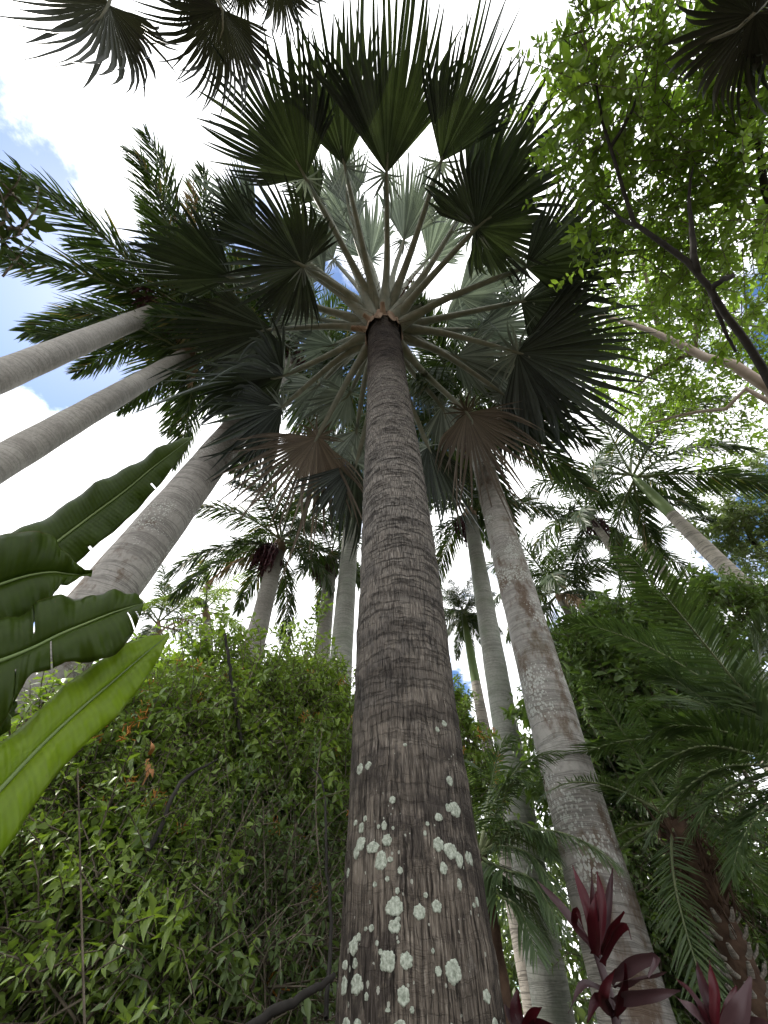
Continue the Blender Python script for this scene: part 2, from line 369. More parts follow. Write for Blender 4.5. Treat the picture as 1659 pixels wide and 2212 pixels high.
M['banana_sunlit'] = leaf_mat('banana_leaf_sunlit', (.19, .29, .015), (.26, .37, .022), .50, (1.4, 1.4, .25), .38, .3, vein=16)  # banana leaf colour brightened to hold the sun shining through it
M['cordyline'] = leaf_mat('cordyline_leaf', (.016, .004, .006), (.075, .008, .013), .28, (1.5, .9, .9), .42, .3)
M['cordyline_old'] = leaf_mat('cordyline_old_leaf', (.035, .018, .020), (.085, .048, .052), .2, (1.3, .9, .9), .45, .3)
M['lichen'] = plain_mat('lichen_crust', (.17, .195, .15), (.47, .50, .425), 110, .95, (1, 1, 1), .35)
M['soil'] = plain_mat('soil', (.035, .028, .02), (.09, .07, .045), 1.3, .95)
M['dry_leaf'] = plain_mat('dry_orange_leaf', (.42, .18, .07), (.55, .30, .15), 12, .7)
M['pale_stick'] = plain_mat('pale_stick', (.30, .24, .17), (.42, .35, .26), 12, .8)

# ------------------------------------------------------------------ ground
g = Geo(); xs = np.linspace(-300, 300, 61)
X, Y = np.meshgrid(xs, xs, indexing='ij'); Z = -0.02 + .1 * vnoise(X / 9, Y / 9, 3) * (np.hypot(X, Y) > 20)
i, j = np.meshgrid(np.arange(60), np.arange(60), indexing='ij'); b = i * 61 + j
g.add(np.stack([X, Y, Z], -1), np.stack([b, b + 61, b + 62, b + 1], -1).reshape(-1, 4))
tag(g.obj('ground', M['soil']), 'dark soil ground under the palms', None, kind='structure')

# ------------------------------------------------------------------ leaf builders
def fan_blade(g, H, T, up, half=80, nseg=40, split=.55, fold=.35, droop=.06, seed=0, k=.42, thread=0.0, wob=.03, curl=0.0):
    """palmate blade: pleated segments joined near the stalk and free towards their tips"""
    R_ = np.random.default_rng(seed); H, T = np.asarray(H, float), np.asarray(T, float)
    R = np.linalg.norm(T - H); a = (T - H) / R; b = nrm(np.cross(up, a)); n = np.cross(a, b)
    half = rad(half); th = np.linspace(-half, half, nseg); dt = th[1] - th[0]
    Ls = R * (1 - k * (np.abs(th) / max(half, 1.2)) ** 1.6) * R_.uniform(.84, 1.06, nseg) * (1 + .09 * np.sin(th * 4 + seed) + .06 * np.sin(th * 9 + seed * 2))
    sp = split * R * (1 - .30 * (np.abs(th) / max(half, 1.2)) ** 1.6) * R_.uniform(.80, 1.12, nseg)
    wave = R_.uniform(0, 6.28, 3)
    def S(r, t):
        lift = fold * (1 - np.cos(t)) * .5 + .09 * np.sin(2.6 * t + wave[0]) + .05 * np.sin(6 * t + wave[1])
        p = H + (r * np.cos(t))[..., None] * a + (r * np.sin(t))[..., None] * b + (r * lift)[..., None] * n
        p[..., 2] -= droop * r * r / R
        return p
    st = np.array([.03, .3, .62, 1.0, 1.25, 1.55, 1.8, 2.0])           # 1 = split, 2 = tip
    rr = np.where(st[None] <= 1, st[None] * np.minimum(sp, Ls * .8)[:, None], 0)
    s_ = np.minimum(sp, Ls * .8)[:, None]; rr = np.where(st[None] > 1, s_ + (st[None] - 1) * (Ls[:, None] - s_), rr)
    free = np.clip(st - 1, 0, 1)
    hw = np.where(st[None] <= 1, rr * math.tan(dt / 2), s_ * math.tan(dt / 2) * (1.04 - free[None] ** 2.0) + .001)
    bend_ = R_.normal(0, wob, nseg) + .05 * np.sin(th * 5 + seed * 1.3) + .03 * np.sin(th * 13 + seed)
    dth = bend_[:, None] * free[None] ** 1.2
    ang = th[:, None] + dth
    mid = S(rr, ang)
    ea = np.arctan2(hw, np.maximum(rr, 1e-6))
    e1, e2 = S(rr / np.cos(ea), ang - ea), S(rr / np.cos(ea), ang + ea)
    pl = (hw * .85)[..., None] * n
    mid = mid + pl; e1 = e1 - pl * .4; e2 = e2 - pl * .4
    lift = ((R_.normal(0, .055, nseg) + .06 * np.sin(th * 6 + seed))[:, None] * R * free[None] ** 1.6)
    sag = (thread * R_.uniform(.3, 1.6, nseg)[:, None] + .04) * R * free[None] ** 2.2
    broke = (R_.random(nseg) < .10) * R_.uniform(.15, .45, nseg); sag = sag + broke[:, None] * R * free[None] ** 1.3
    for q in (mid, e1, e2):
        q += lift[..., None] * n; q[..., 2] -= sag
        q += (curl * R * free[None] ** 2)[..., None] * n
    V = np.stack([e1, mid, e2], 2)                                      # seg, station, 3
    m = len(st); i, j = np.meshgrid(np.arange(nseg), np.arange(m - 1), indexing='ij'); b0 = (i * m + j) * 3
    F = np.concatenate([np.stack([b0 + c, b0 + c + 1, b0 + c + 4, b0 + c + 3], -1).reshape(-1, 4) for c in (0, 1)])
    g.add(V, F, np.repeat(R_.uniform(0, 1, nseg), m * 3))

def frond_geo(path, n=70, ll=.75, lw=.035, ang=52, plume=18, droop=.5, seed=0, start=.12, r0=.03, k_end=.35, twist=.45):
    """feather frond: returns leaflet Geo and midrib Geo for a midrib path"""
    R_ = np.random.default_rng(seed); P = spline(path, 40); T, N, B = frames(P)
    s = np.linspace(start, .99, n); gl, gm = Geo(), Geo()
    u = s * 39; i = np.clip(u.astype(int), 0, 38); f = (u - i)[:, None]
    p0 = P[i] * (1 - f) + P[i + 1] * f; t0 = nrm(T[i] * (1 - f) + T[i + 1] * f)
    side0 = nrm(np.cross(t0, np.array([0, 0, 1.0]) + 1e-4)); up0 = np.cross(side0, t0)
    for sg in (-1, 1):
        p = p0 + R_.normal(0, .004, (n, 3))
        prof = np.clip(np.sin(np.pi * (.14 + .80 * s)) ** .7, k_end, 1) * R_.uniform(.85, 1.1, n)
        L = ll * prof
        a = np.radians(ang - 22 * s + R_.normal(0, 5, n)); e = np.radians(R_.normal(6, plume, n))
        d = nrm(np.cos(a)[:, None] * t0 + np.sin(a)[:, None] * (np.cos(e)[:, None] * side0 * sg + np.sin(e)[:, None] * up0))
        w = nrm(t0 - d * np.sum(t0 * d, 1, keepdims=True)); w = nrm(w + up0 * R_.normal(0, twist, (n, 1)))
        dr = droop * R_.uniform(.55, 1.5, n)
        rows = []
        pos = p.copy(); dd = d.copy()
        for q, (tt, wid) in enumerate(((0, .35), (.25, 1), (.55, .9), (.82, .55), (1.0, .06))):
            if q:
                step = (tt - lt); dd = nrm(dd + np.array([0, 0, -1.0]) * (dr * step * 1.6)[:, None]); pos = pos + dd * (L * step)[:, None]
            lt = tt; rows.append((pos - w * lw * .5 * wid, pos + w * lw * .5 * wid))
        V = np.stack([x for r in rows for x in r], 1).reshape(-1, 3); b = np.arange(n)[:, None] * 10
        F = np.vstack([b + np.array([2 * q, 2 * q + 1, 2 * q + 3, 2 * q + 2]) for q in range(4)])
        gl.add(V, F, np.repeat(R_.uniform(0, 1, n), 10))
    tube(gm, P[::2], [r0, r0 * .65, r0 * .4, r0 * .12], 5)
    return gl, gm
def arch_path(L, e0, bend, p=1.4, n=14):
    s = np.linspace(0, 1, n); a = np.radians(e0 - bend * s ** p); d = L / (n - 1)
    x = np.r_[0, np.cumsum(np.cos(a[:-1]) * d)]; z = np.r_[0, np.cumsum(np.sin(a[:-1]) * d)]
    return np.stack([x, np.zeros(n), z], -1)

# feather fronds shared by the royal palms: steep ones to hanging ones
ROYAL = []
for k_, (e0, bend) in enumerate(((80, 45), (62, 75), (45, 85), (28, 90), (10, 85), (-8, 70), (-30, 50))):
    for s_ in range(2):
        gl, gm = frond_geo(arch_path(3.3, e0, bend), n=104, ll=.90, lw=.036, plume=22, droop=.75, seed=100 + k_ * 2 + s_, r0=.045)
        ROYAL.append((gl.mesh('frond', M['frond']), gm.mesh('midrib', M['rachis'])))
DRY = []
for s_ in range(2):
    gl, gm = frond_geo(arch_path(2.8, -35 + 60 * s_, 45), n=60, ll=.65, lw=.03, plume=30, droop=1.3, seed=140 + s_, r0=.04)
    DRY.append((gl.mesh('frond', M['frond_dry']), gm.mesh('midrib', M['husk'])))
YEL = []
for k_, (e0, bend) in enumerate(((75, 55), (50, 80), (25, 90), (0, 80))):
    gl, gm = frond_geo(arch_path(2.6, e0, bend), n=60, ll=.6, lw=.034, plume=22, droop=.6, seed=160 + k_, r0=.035)
    YEL.append((gl.mesh('frond', M['frond_yellow']), gm.mesh('midrib', M['rachis'])))

def put_frond(parent, pair, loc, rz, sc):
    o = link('frond', pair[0], parent, loc, rz, sc); link('midrib', pair[1], o); return o
def fruit_cluster(parent, loc, L=.9, seed=0, n=26, thick=1.0):
    """hanging brush of thin fruiting strings"""
    R_ = np.random.default_rng(seed); g = Geo()
    for q in range(n):
        a = R_.uniform(0, 6.28); r = R_.uniform(.1, .42) * L; d = np.array([math.cos(a), math.sin(a), 0])
        P = np.array([[0, 0, 0], d * r * .6 + [0, 0, -.02], d * r + [0, 0, -.35 * L], d * r * .95 + [0, 0, -L * R_.uniform(.6, 1)]])
        P = spline(P, 9) + R_.normal(0, .012, (9, 3)); tube(g, P, [.010, .022 * thick, .030 * thick, .012], 4)
        nb = 12; ii = R_.integers(3, 9, nb); leaves(g, P[ii], R_.normal(0, 1, (nb, 3)), R_.normal(0, 1, (nb, 3)), .07, .05, .5, fine=False)
    o = g.obj('fruit_cluster', M['fruit'], parent); o.location = [float(x) for x in loc]; return o

def royal_palm(name, label, p_lo, p_hi, h, D, bark, fronds=15, fsc=1.0, shaft=.0, fruit=0, seed=0, dry=0, sets=None, top_extra=0.0, cat='palm tree',
               bulge=.06, dtop=.86, bend=None, group='tall feather palms', low=-1, emin=0):
    R_ = np.random.default_rng(seed); t = thing(name, label, cat, group)
    a, c = upright(p_lo, p_hi, h); d = (c - a) / (c[2] - a[2]); base = a - d * a[2]
    c = c + nrm(c - a) * top_extra
    s = np.linspace(0, 1, 60); P = base + s[:, None] * (c - base)
    if bend is not None: P = P + np.sin(np.pi * s)[:, None] * np.asarray(bend)
    Rr = D / 2 * (1 + bulge * np.sin(np.pi * np.clip(s * 1.1, 0, 1))) * (1 - (1 - dtop) * s ** 2) * (1 + .35 * np.exp(-s * c[2] / .35))
    Rr = Rr * (1 + .012 * np.sin(s * 90 + seed) + .01 * np.sin(s * 37))
    g = Geo(); tube(g, P, Rr, 28); g.obj('trunk', M[bark], t)
    up = nrm(c - base); top = c + up * shaft
    if shaft:
        g = Geo(); s2 = np.linspace(0, 1, 12)
        tube(g, c + s2[:, None] * (top - c), D / 2 * dtop * (1.0 - .45 * s2 + .12 * np.sin(np.pi * s2)), 20); g.obj('crownshaft', M['shaft'], t)
    else:
        g = Geo(); tube(g, np.array([c - up * .12, c + up * .15, c + up * .45]), [D / 2 * dtop * 1.08, D / 2 * dtop * 1.02, D * .2], 18); g.obj('leaf_base', M['husk'], t)
        top = c + up * .35
    sets = sets or ROYAL; k = len(sets)
    for q in range(fronds):
        az = q * 2.39996 + R_.uniform(-.25, .25) + seed
        e = int(np.clip(emin + (q + .5) / fronds * (k - emin), 0, k - 1)); pr = sets[e]
        put_frond(t, pr, top + up * (.25 - .45 * q / fronds) * .8, az, fsc * R_.uniform(.88, 1.1))
    for q in range(dry):
        put_frond(t, DRY[q % 2], top - up * .15, R_.uniform(0, 6.28), fsc * .95)
    for q in range(fruit):
        az = R_.uniform(0, 6.28); o = c + np.array([math.cos(az), math.sin(az), 0]) * D * .5 - up * .05
        fruit_cluster(t, o, R_.uniform(.7, 1.0), seed * 7 + q)
    return t, base, c, top

# ------------------------------------------------------------------ the fan palm in the middle
def fan_palm():
    t = thing('fan_palm', 'large silvery fan palm with lichen-spotted brown trunk standing in the middle', 'palm tree')
    S_ = .867
    st = [(907, 2212, 2.28), (888, 1795, 2.28), (873, 1475, 2.24), (861, 1200, 2.18), (846, 961, 2.05), (832, 761, 1.80), (829, 715, 1.66)]
    pts = [at_h(x, y, h * S_) for x, y, h in st]
    d = (pts[0] - pts[2]) / (pts[2][2] - pts[0][2]); pts = [pts[0] + d * pts[0][2]] + pts
    P = spline(pts, 760); L = np.r_[0, np.cumsum(np.linalg.norm(np.diff(P, axis=0), axis=1))]
    n, K = len(P), 144; T, N, B = frames(P); top = P[-1]
    a = np.linspace(0, 2 * math.pi, K + 1); A, Z = np.meshgrid(a, P[:, 2], indexing='xy'); U = A / (2 * math.pi)
    R0 = .262 * (1 + .16 * np.exp(-Z / .5)) * (1 + .02 * np.sin(Z * 1.7 + .6))
    # ring scars: a saw-tooth step, wandering a little round the trunk, closer together towards the top
    zz = Z + .035 * vnoise(U * 5, Z * 2.2, 1, 5) + .02 * vnoise(U * 14, Z * 6, 2, 14)
    ph = np.where(zz < 3.2, zz * 4.0, 3.2 * 4.0 + (zz - 3.2) * 4.0 + (np.clip(zz - 3.2, 0, 9) ** 2) * 1.15)
    saw = ph - np.floor(ph); ring = (saw ** 3) * (.0035 + .0065 * np.clip((Z - 2.5) / 3, 0, 1))
    rough = .010 * (vnoise(U * 9, Z * 2.4, 5, 9) - .5) + .006 * (vnoise(U * 40, Z * 3, 6, 40) - .5) + .004 * (vnoise(U * 70, Z * 22, 7, 70) - .5)
    R = R0 + ring + rough; R[:, -1] = R[:, 0]
    V = P[:, None] + R[..., None] * (np.cos(a)[None, :, None] * N[:, None] + np.sin(a)[None, :, None] * B[:, None])
    uv = np.stack(np.broadcast_arrays(U * 2 * math.pi * .262, Z), -1).reshape(-1, 2)
    i, j = np.meshgrid(np.arange(n - 1), np.arange(K), indexing='ij'); b = i * (K + 1) + j
    g = Geo(); g.add(V, np.stack([b, b + 1, b + K + 2, b + K + 1], -1).reshape(-1, 4), .5, uv)
    tr = g.obj('trunk', M['bark_fan'], t)
    # lichen crusts: read off as (x, y, half width, half height)
    LI = [(400,563,16,34),(453,537,18,26),(948,266,13,18),(897,303,13,16),(686,408,12,10),(980,645,20,30),(613,750,20,24),(1018,815,30,48),(970,820,18,26),(913,880,22,26),
          (425,876,10,18),(405,938,16,34),(375,910,8,18),(558,922,16,30),(518,922,9,14),(611,938,9,11),(825,915,12,14),(818,973,10,18),(400,1045,28,44),(475,1070,38,36),
          (578,1025,30,38),(371,1103,14,36),(525,1148,35,62),(585,1138,18,18),(900,1043,32,44),(985,1095,40,50),(1040,1145,22,50),(1088,1130,12,36),(1112,1140,11,40),
          (653,1218,17,24),(570,1261,12,18),(940,1195,20,40),(1037,1320,14,36),(830,1366,14,18),(650,1362,14,22),(630,1440,55,62),(650,1520,18,16),(785,1480,38,50),
          (898,1466,30,42),(613,1600,38,46),(475,1605,15,24),(432,1588,10,14),(355,1690,26,60),(388,1665,16,30),(515,1700,10,18),(538,1738,12,20),(655,1685,9,10),
          (360,1795,16,34),(303,1830,12,32),(585,1825,50,72),(710,1815,40,56),(897,1870,20,34),(868,1768,10,18),(995,1905,47,80),(372,1995,38,70),(678,2015,38,66),
          (300,2000,14,60),(432,2040,12,28),(1218,2000,20,44),(740,2085,14,24),(575,2100,16,16),(660,2195,36,34),(380,2175,22,40),(308,2180,18,45),(1270,2190,14,40),
          (490,1310,12,18),(1155,1420,9,30),(1135,1452,9,16),(320,1230,8,30)]
    Vs = V[:, :-1].reshape(-1, 3); Vd = nrm(Vs - CAM); Vdist = np.linalg.norm(Vs - CAM, axis=1)
    for q, (zx, zy, rx, ry) in enumerate(LI):
        px, py = (700 + zx / 2.765) / 1.085, (1600 + zy / 2.765) / 1.085; rx, ry = rx / 3.0, ry / 3.0
        r = ray(px, py); dot = Vd @ r; near = np.where(dot > .9995)[0]
        if not len(near): continue
        v = Vs[near[np.argmin(Vdist[near])]]
        near = near[Vdist[near] < Vdist[near].min() + .25]; v = Vs[near[np.argmax(dot[near])]]
        k = np.argmin(np.abs(P[:, 2] - v[2])); ax = P[k]; rad0 = np.linalg.norm((v - ax)[:2]); phi = math.atan2(v[1] - ax[1], v[0] - ax[0])
        dist = np.linalg.norm(v - CAM); sc = dist / math.hypot(FPX, CY - py)
        view = math.atan2(CAM[1] - v[1], CAM[0] - v[0]); cosw = max(.3, math.cos(phi - view))
        rx, ry = rx * 1.1, ry * 1.1; wx = rx * sc / cosw; hy = ry * dist * FPX / (FPX ** 2 + (CY - py) ** 2) / max(.55, math.cos(math.asin(min(.95, abs(r[2])))))
        R_ = np.random.default_rng(q); g = Geo(); kk = 44; lob = 1 + .17 * (R_.random(kk) - .5) + .07 * np.sin(np.arange(kk) * 6.28 / kk * R_.integers(3, 7) + q)
        vs = []; rings = (0.0, .35, .7, .9, 1.0); hts = (.0022, .0026, .0026, .0024, -.003)
        for u_, hh in zip(rings, hts):
            for m_ in range(kk):
                t_ = m_ * 2 * math.pi / kk; lx, lz = wx * u_ * lob[m_] * math.cos(t_), hy * u_ * lob[m_] * math.sin(t_)
                al = phi + lx / rad0; z = v[2] + lz; k2 = np.argmin(np.abs(P[:, 2] - z)); c2 = P[k2]
                jj = np.argmin(np.abs(np.angle(np.exp(1j * (np.arctan2(V[k2, :K, 1] - c2[1], V[k2, :K, 0] - c2[0]) - al)))))
                rr = np.linalg.norm((V[k2, jj] - c2)[:2]) + hh + R_.uniform(-.0003, .0005)
                vs.append((c2[0] + rr * math.cos(al), c2[1] + rr * math.sin(al), z))
        F = [[u_ * kk + m_, u_ * kk + (m_ + 1) % kk, (u_ + 1) * kk + (m_ + 1) % kk, (u_ + 1) * kk + m_] for u_ in range(4) for m_ in range(kk)]
        g.add(vs, F, .5); g.obj('lichen_patch', M['lichen'], tr)
    # crown
    C = at(830, 682, np.linalg.norm(top - CAM) + .25); dc = np.linalg.norm(C - CAM)
    g = Geo()                                                            # dry husk round the top of the trunk
    for q in range(11):
        az = q * 2 * math.pi / 11 + rng.uniform(-.15, .15); hw_ = rng.uniform(.34, .5); z0 = -rng.uniform(.3, .7); ss = np.linspace(0, 1, 9); cc = np.linspace(-1, 1, 7)
        Sx, Cx = np.meshgrid(ss, cc, indexing='ij'); al = az + Cx * hw_ * (.08 + .92 * Sx ** .6) + .05 * np.sin(Sx * 6 + q); rr_ = .285 + .03 * Sx + .012 * np.sin(Cx * 4 + q) + .02 * (1 - Sx) ** 2
        Vq = np.stack([top[0] + rr_ * np.cos(al), top[1] + rr_ * np.sin(al), top[2] + z0 + (.35 - z0) * Sx], -1).reshape(-1, 3)
        i_, j_ = np.meshgrid(np.arange(8), np.arange(6), indexing='ij'); b_ = i_ * 7 + j_
        g.add(Vq, np.stack([b_, b_ + 1, b_ + 8, b_ + 7], -1).reshape(-1, 4))
    tube(g, [top + [0, 0, -.12], top + [0, 0, .2], top + [0, 0, .7]], [.275, .28, .12], 20)
    g.obj('husk', M['husk'], t)
    for q in range(9):                                                   # cut leaf-stalk stubs and loose fibre at the hub
        az = rng.uniform(0, 6.28); o = np.array([math.cos(az), math.sin(az), 0]); g = Geo()
        tube(g, [top + o * .22 + [0, 0, -.05], top + o * .36 + [0, 0, .06], top + o * rng.uniform(.42, .6) + [0, 0, rng.uniform(.0, .2)]], [.07, .05, .035], 8, 6, flat=.5, cap=True); g.obj('leaf_stub', M['husk'], t)
    g = Geo()
    for q in range(120):
        az = rng.uniform(0, 6.28); o = np.array([math.cos(az), math.sin(az), 0]); z = rng.uniform(-.15, .5); d2 = rng.normal(0, .14, 3)
        tube(g, [top + o * .26 + [0, 0, z], top + o * .32 + [0, 0, z] + d2 * .5, top + o * .34 + [0, 0, z - .08] + d2], [.004, .003, .002], 3)
    f = g.obj('fibre', M['fibre'], t); f['kind'] = 'stuff'
    #      H px       T px        dH   dT   half kind fold
    LV = [((660, 385), (486, 62), .25, .10, 66, 'fan', .35), ((745, 360), (680, -15), .45, .30, 43, 'fan', .5), ((835, 375), (866, -100), .35, .10, 45, 'fan', .5),
          ((952, 350), (1088, 25), .35, .15, 45, 'fan', .5), ((1012, 440), (1225, 165), .75, .6, 50, 'fan', .4), ((1030, 492), (1235, 345), -.1, -.35, 132, 'fan', .1),
          ((1135, 578), (1430, 485), .15, -.15, 66, 'fan', .3), ((1125, 652), (1345, 690), .45, .35, 60, 'fan', .3), ((1118, 762), (1375, 860), .0, -.5, 80, 'fan', .25),
          ((1008, 892), (1100, 1065), -.6, -1.2, 72, 'fan_dead', .1), ((925, 965), (985, 1140), -.6, -1.2, 60, 'fan', .3), ((1085, 850), (1245, 975), .2, -.2, 58, 'fan', .3),
          ((770, 1000), (722, 1185), -.8, -1.5, 48, 'fan', .35), ((685, 945), (596, 1150), -.9, -1.7, 72, 'fan_dead', .1), ((612, 812), (375, 858), -.2, -.8, 84, 'fan', .2),
          ((610, 880), (478, 1010), -.3, -1.3, 58, 'fan', .3), ((588, 712), (348, 755), .1, -.1, 58, 'fan', .3), ((500, 600), (258, 510), .3, .1, 60, 'fan', .35),
          ((655, 575), (466, 490), -.1, -.3, 128, 'fan', .1), ((560, 520), (420, 395), .5, .4, 48, 'fan', .3), ((690, 430), (610, 330), 1.2, 1.3, 60, 'fan', .3),
          ((762, 500), (672, 350), 1.5, 2.0, 60, 'fan_lit', .4), ((752, 445), (742, 285), 1.3, 1.7, 50, 'fan_lit', .4), ((872, 520), (918, 330), 1.6, 2.1, 48, 'fan_lit', .45),
          ((555, 480), (430, 370), .9, 1.0, 56, 'fan_lit', .4), ((690, 690), (560, 640), 1.0, 1.2, 66, 'fan_lit', .3), ((1030, 712), (1190, 730), .9, 1.0, 60, 'fan_lit', .3),
          ((985, 770), (1110, 830), .6, .5, 70, 'fan_lit', .3), ((755, 850), (670, 930), .6, .4, 70, 'fan_lit', .3), ((690, 830), (600, 890), .7, .6, 60, 'fan_lit', .3),
          ((990, 640), (1140, 585), 1.0, 1.1, 60, 'fan_lit', .3), ((955, 880), (985, 985), .3, -.1, 64, 'fan_lit', .3), ((770, 930), (745, 1030), .1, -.3, 62, 'fan_lit', .3),
          ((700, 600), (610, 520), 1.4, 1.6, 60, 'fan_lit', .3), ((720, 560), (650, 455), 2.0, 2.4, 62, 'fan_lit', .3), ((800, 560), (760, 405), 2.4, 3.0, 60, 'fan_lit', .3),
          ((925, 560), (1020, 420), 2.2, 2.6, 60, 'fan_lit', .3), ((960, 690), (1070, 680), 1.8, 2.1, 66, 'fan_lit', .3), ((720, 745), (610, 760), 1.4, 1.5, 66, 'fan_lit', .3),
          ((905, 800), (960, 890), 1.2, 1.3, 66, 'fan_lit', .3), ((1060, 800), (1170, 850), .9, .8, 60, 'fan_lit', .3), ((740, 790), (660, 840), 1.6, 1.8, 60, 'fan_lit', .3)]
    for q, (hp, tp, dh, dtp, half, kind, fold) in enumerate(LV):
        H, Tp = at(*hp, dc + dh), at(*tp, dc + dtp)
        out = H - C; out[2] = 0; out = nrm(out); ax = nrm(Tp - H)
        up = np.array([0, 0, 1.0]) - out * .25 + np.cross(out, [0, 0, 1]) * rng.uniform(-.45, .45) * (kind != 'fan_dead'); up = nrm(up - ax * np.dot(up, ax))
        g = Geo(); fan_blade(g, H, Tp, up, half, int(22 + half * .24), .60 if kind != 'fan_dead' else .45, fold, .05, 300 + q, wob=.028 if kind != 'fan_dead' else .06, thread=.02 if kind != 'fan_dead' else .14)
        lf = g.obj('leaf', M[kind], t)
        if kind == 'fan_dead': lf['label'] = 'withered brown fan leaf'
        lev = .6 if kind == 'fan_lit' else (.22 if kind == 'fan' else .0)
        b0 = top + out * .24 + [0, 0, lev + rng.uniform(-.12, .16)] + np.cross(out, [0, 0, 1]) * rng.uniform(-.06, .06); mid = b0 + (H - b0) * .45 + np.array([0, 0, rng.uniform(.06, .26)]) + np.cross(out, [0, 0, 1]) * rng.uniform(-.09, .09)
        g = Geo(); tube(g, [b0, b0 + (mid - b0) * .35 + [0, 0, .07], mid, H, H + ax * .25], [.125, .068, .052, .043, .012], 8, 18, flat=.7)
        g.obj('petiole', M['petiole'], lf)
        # short basal segments turned outwards round the end of the stalk
        g = Geo(); back = nrm(-ax + np.array([0, 0, -.5]) + rng.normal(0, .25, 3))
        fan_blade(g, H, H + back * np.linalg.norm(Tp - H) * rng.uniform(.26, .36), up, 95, 11, .25, .2, .25, 700 + q, wob=.12, k=.2, thread=.1)
        g.obj('basal_segments', M['fan_lit'] if kind != 'fan_dead' else M['fan_dead'], lf)
    # a branched dry flower stalk among the leaf stalks
    for q, (hp, dh) in enumerate((((760, 560), .7), ((800, 590), .9), ((900, 590), .9))):
        E_ = at(*hp, dc + dh); g = Geo(); b0 = top + [0, 0, .5]
        Pm = tube(g, [b0, b0 + (E_ - b0) * .5 + [0, 0, .2], E_], [.03, .022, .008], 5, 14)
        for m_ in range(5, 14):
            for s_ in range(3):
                dd = nrm(rng.normal(0, 1, 3) + nrm(E_ - b0) * .5) * rng.uniform(.18, .4)
                tube(g, [Pm[m_], Pm[m_] + dd * .5 + rng.normal(0, .03, 3), Pm[m_] + dd], [.009, .007, .004], 3)
        g.obj('flower_stalk', M['fibre'], t)
    return t
fan_palm()

# ------------------------------------------------------------------ tall feather palms
royal_palm('royal_palm', 'tall pale-trunked palm with crown against blue sky, uppermost trunk at the left edge', (0, 812), (350, 668), 6.1, .43, 'bark_pale', 24, 1.12, shaft=.0, fruit=3, seed=1, dry=2, top_extra=.35)
royal_palm('royal_palm', 'tall palm with grey trunk just below the uppermost leaning trunk at the left edge', (0, 1000), (390, 775), 5.85, .42, 'bark_pale', 16, .95, seed=2, top_extra=.3)
royal_palm('royal_palm', 'thick grey speckled palm trunk rising behind the banana leaves', (75, 1480), (600, 815), 4.1, .51, 'bark_grey', 19, 1.2, seed=3, fruit=2, top_extra=1.9)
royal_palm('royal_palm', 'feather palm with red fruit cluster above the shrub, left of the big fan palm', (535, 1450), (600, 1190), 7.2, .42, 'bark_pale', 15, .82, shaft=.0, fruit=2, seed=4, dry=1, emin=2)
royal_palm('royal_palm', 'slim palm with long dry fruit strings beside the greenish trunk', (695, 1420), (715, 1215), 8.3, .40, 'bark_pale', 9, .7, seed=5, fruit=3, emin=3)
royal_palm('royal_palm', 'greenish mottled palm trunk closest to the left side of the brown fan palm trunk', (735, 1450), (757, 1150), 6.6, .42, 'bark_green', 16, .95, seed=6, top_extra=3.0)
royal_palm('royal_palm', 'thick palm trunk with brown and white blotches, right of the fan palm', (1262, 1800), (1042, 1000), 4.15, .43, 'bark_spot', 19, 1.1, shaft=1.0, fruit=2, seed=7, top_extra=1.6)
royal_palm('royal_palm', 'smooth pale greenish palm trunk between the fan palm and the blotched trunk', (1130, 1800), (1018, 1130), 7.1, .42, 'bark_green', 13, .85, seed=8, fruit=1, top_extra=.3)
royal_palm('slender_palm', 'slender ringed palm with green crownshaft and short tufted crown behind the smooth pale trunk', (1085, 1790), (1028, 1475), 9.0, .32, 'bark_ring', 26, .36, shaft=2.0, seed=9, dtop=.7, emin=3)
royal_palm('slender_palm', 'slim ringed palm with drooping crown just left of the green-shafted palm', (1415, 1310), (1275, 1120), 12.0, .36, 'bark_ring', 9, 1.0, shaft=.0, seed=10, dtop=.7, emin=3, fruit=1)
royal_palm('slender_palm', 'thin palm with kinked trunk low between the slim ringed palm and the green-shafted palm', (1462, 1295), (1402, 1185), 15.0, .40, 'bark_ring', 7, .95, seed=11, dtop=.8, bend=(.25, 0, 0), emin=4)
royal_palm('slender_palm', 'ringed palm with bright green crownshaft leaning in from the right edge', (1640, 1300), (1452, 1112), 10.4, .44, 'bark_ring', 11, 1.12, shaft=2.1, seed=12, dtop=.72, emin=3)
royal_palm('dark_palm', 'short dark feather palm with drooping fronds behind the right-hand shrubs', (1243, 1350), (1212, 1295), 13.0, .34, 'bark_grey', 16, 1.05, seed=13, dtop=.8, emin=1, dry=1)
royal_palm('distant_palm', 'small yellow-green palm crown showing over the shrub', (448, 1360), (446, 1335), 11.0, .26, 'bark_pale', 11, .72, seed=14, sets=YEL, dry=1)
royal_palm('distant_palm', 'small dull green palm crown beside the speckled trunk, above the shrub', (330, 1420), (338, 1370), 12.5, .28, 'bark_pale', 10, .7, seed=15, emin=1)

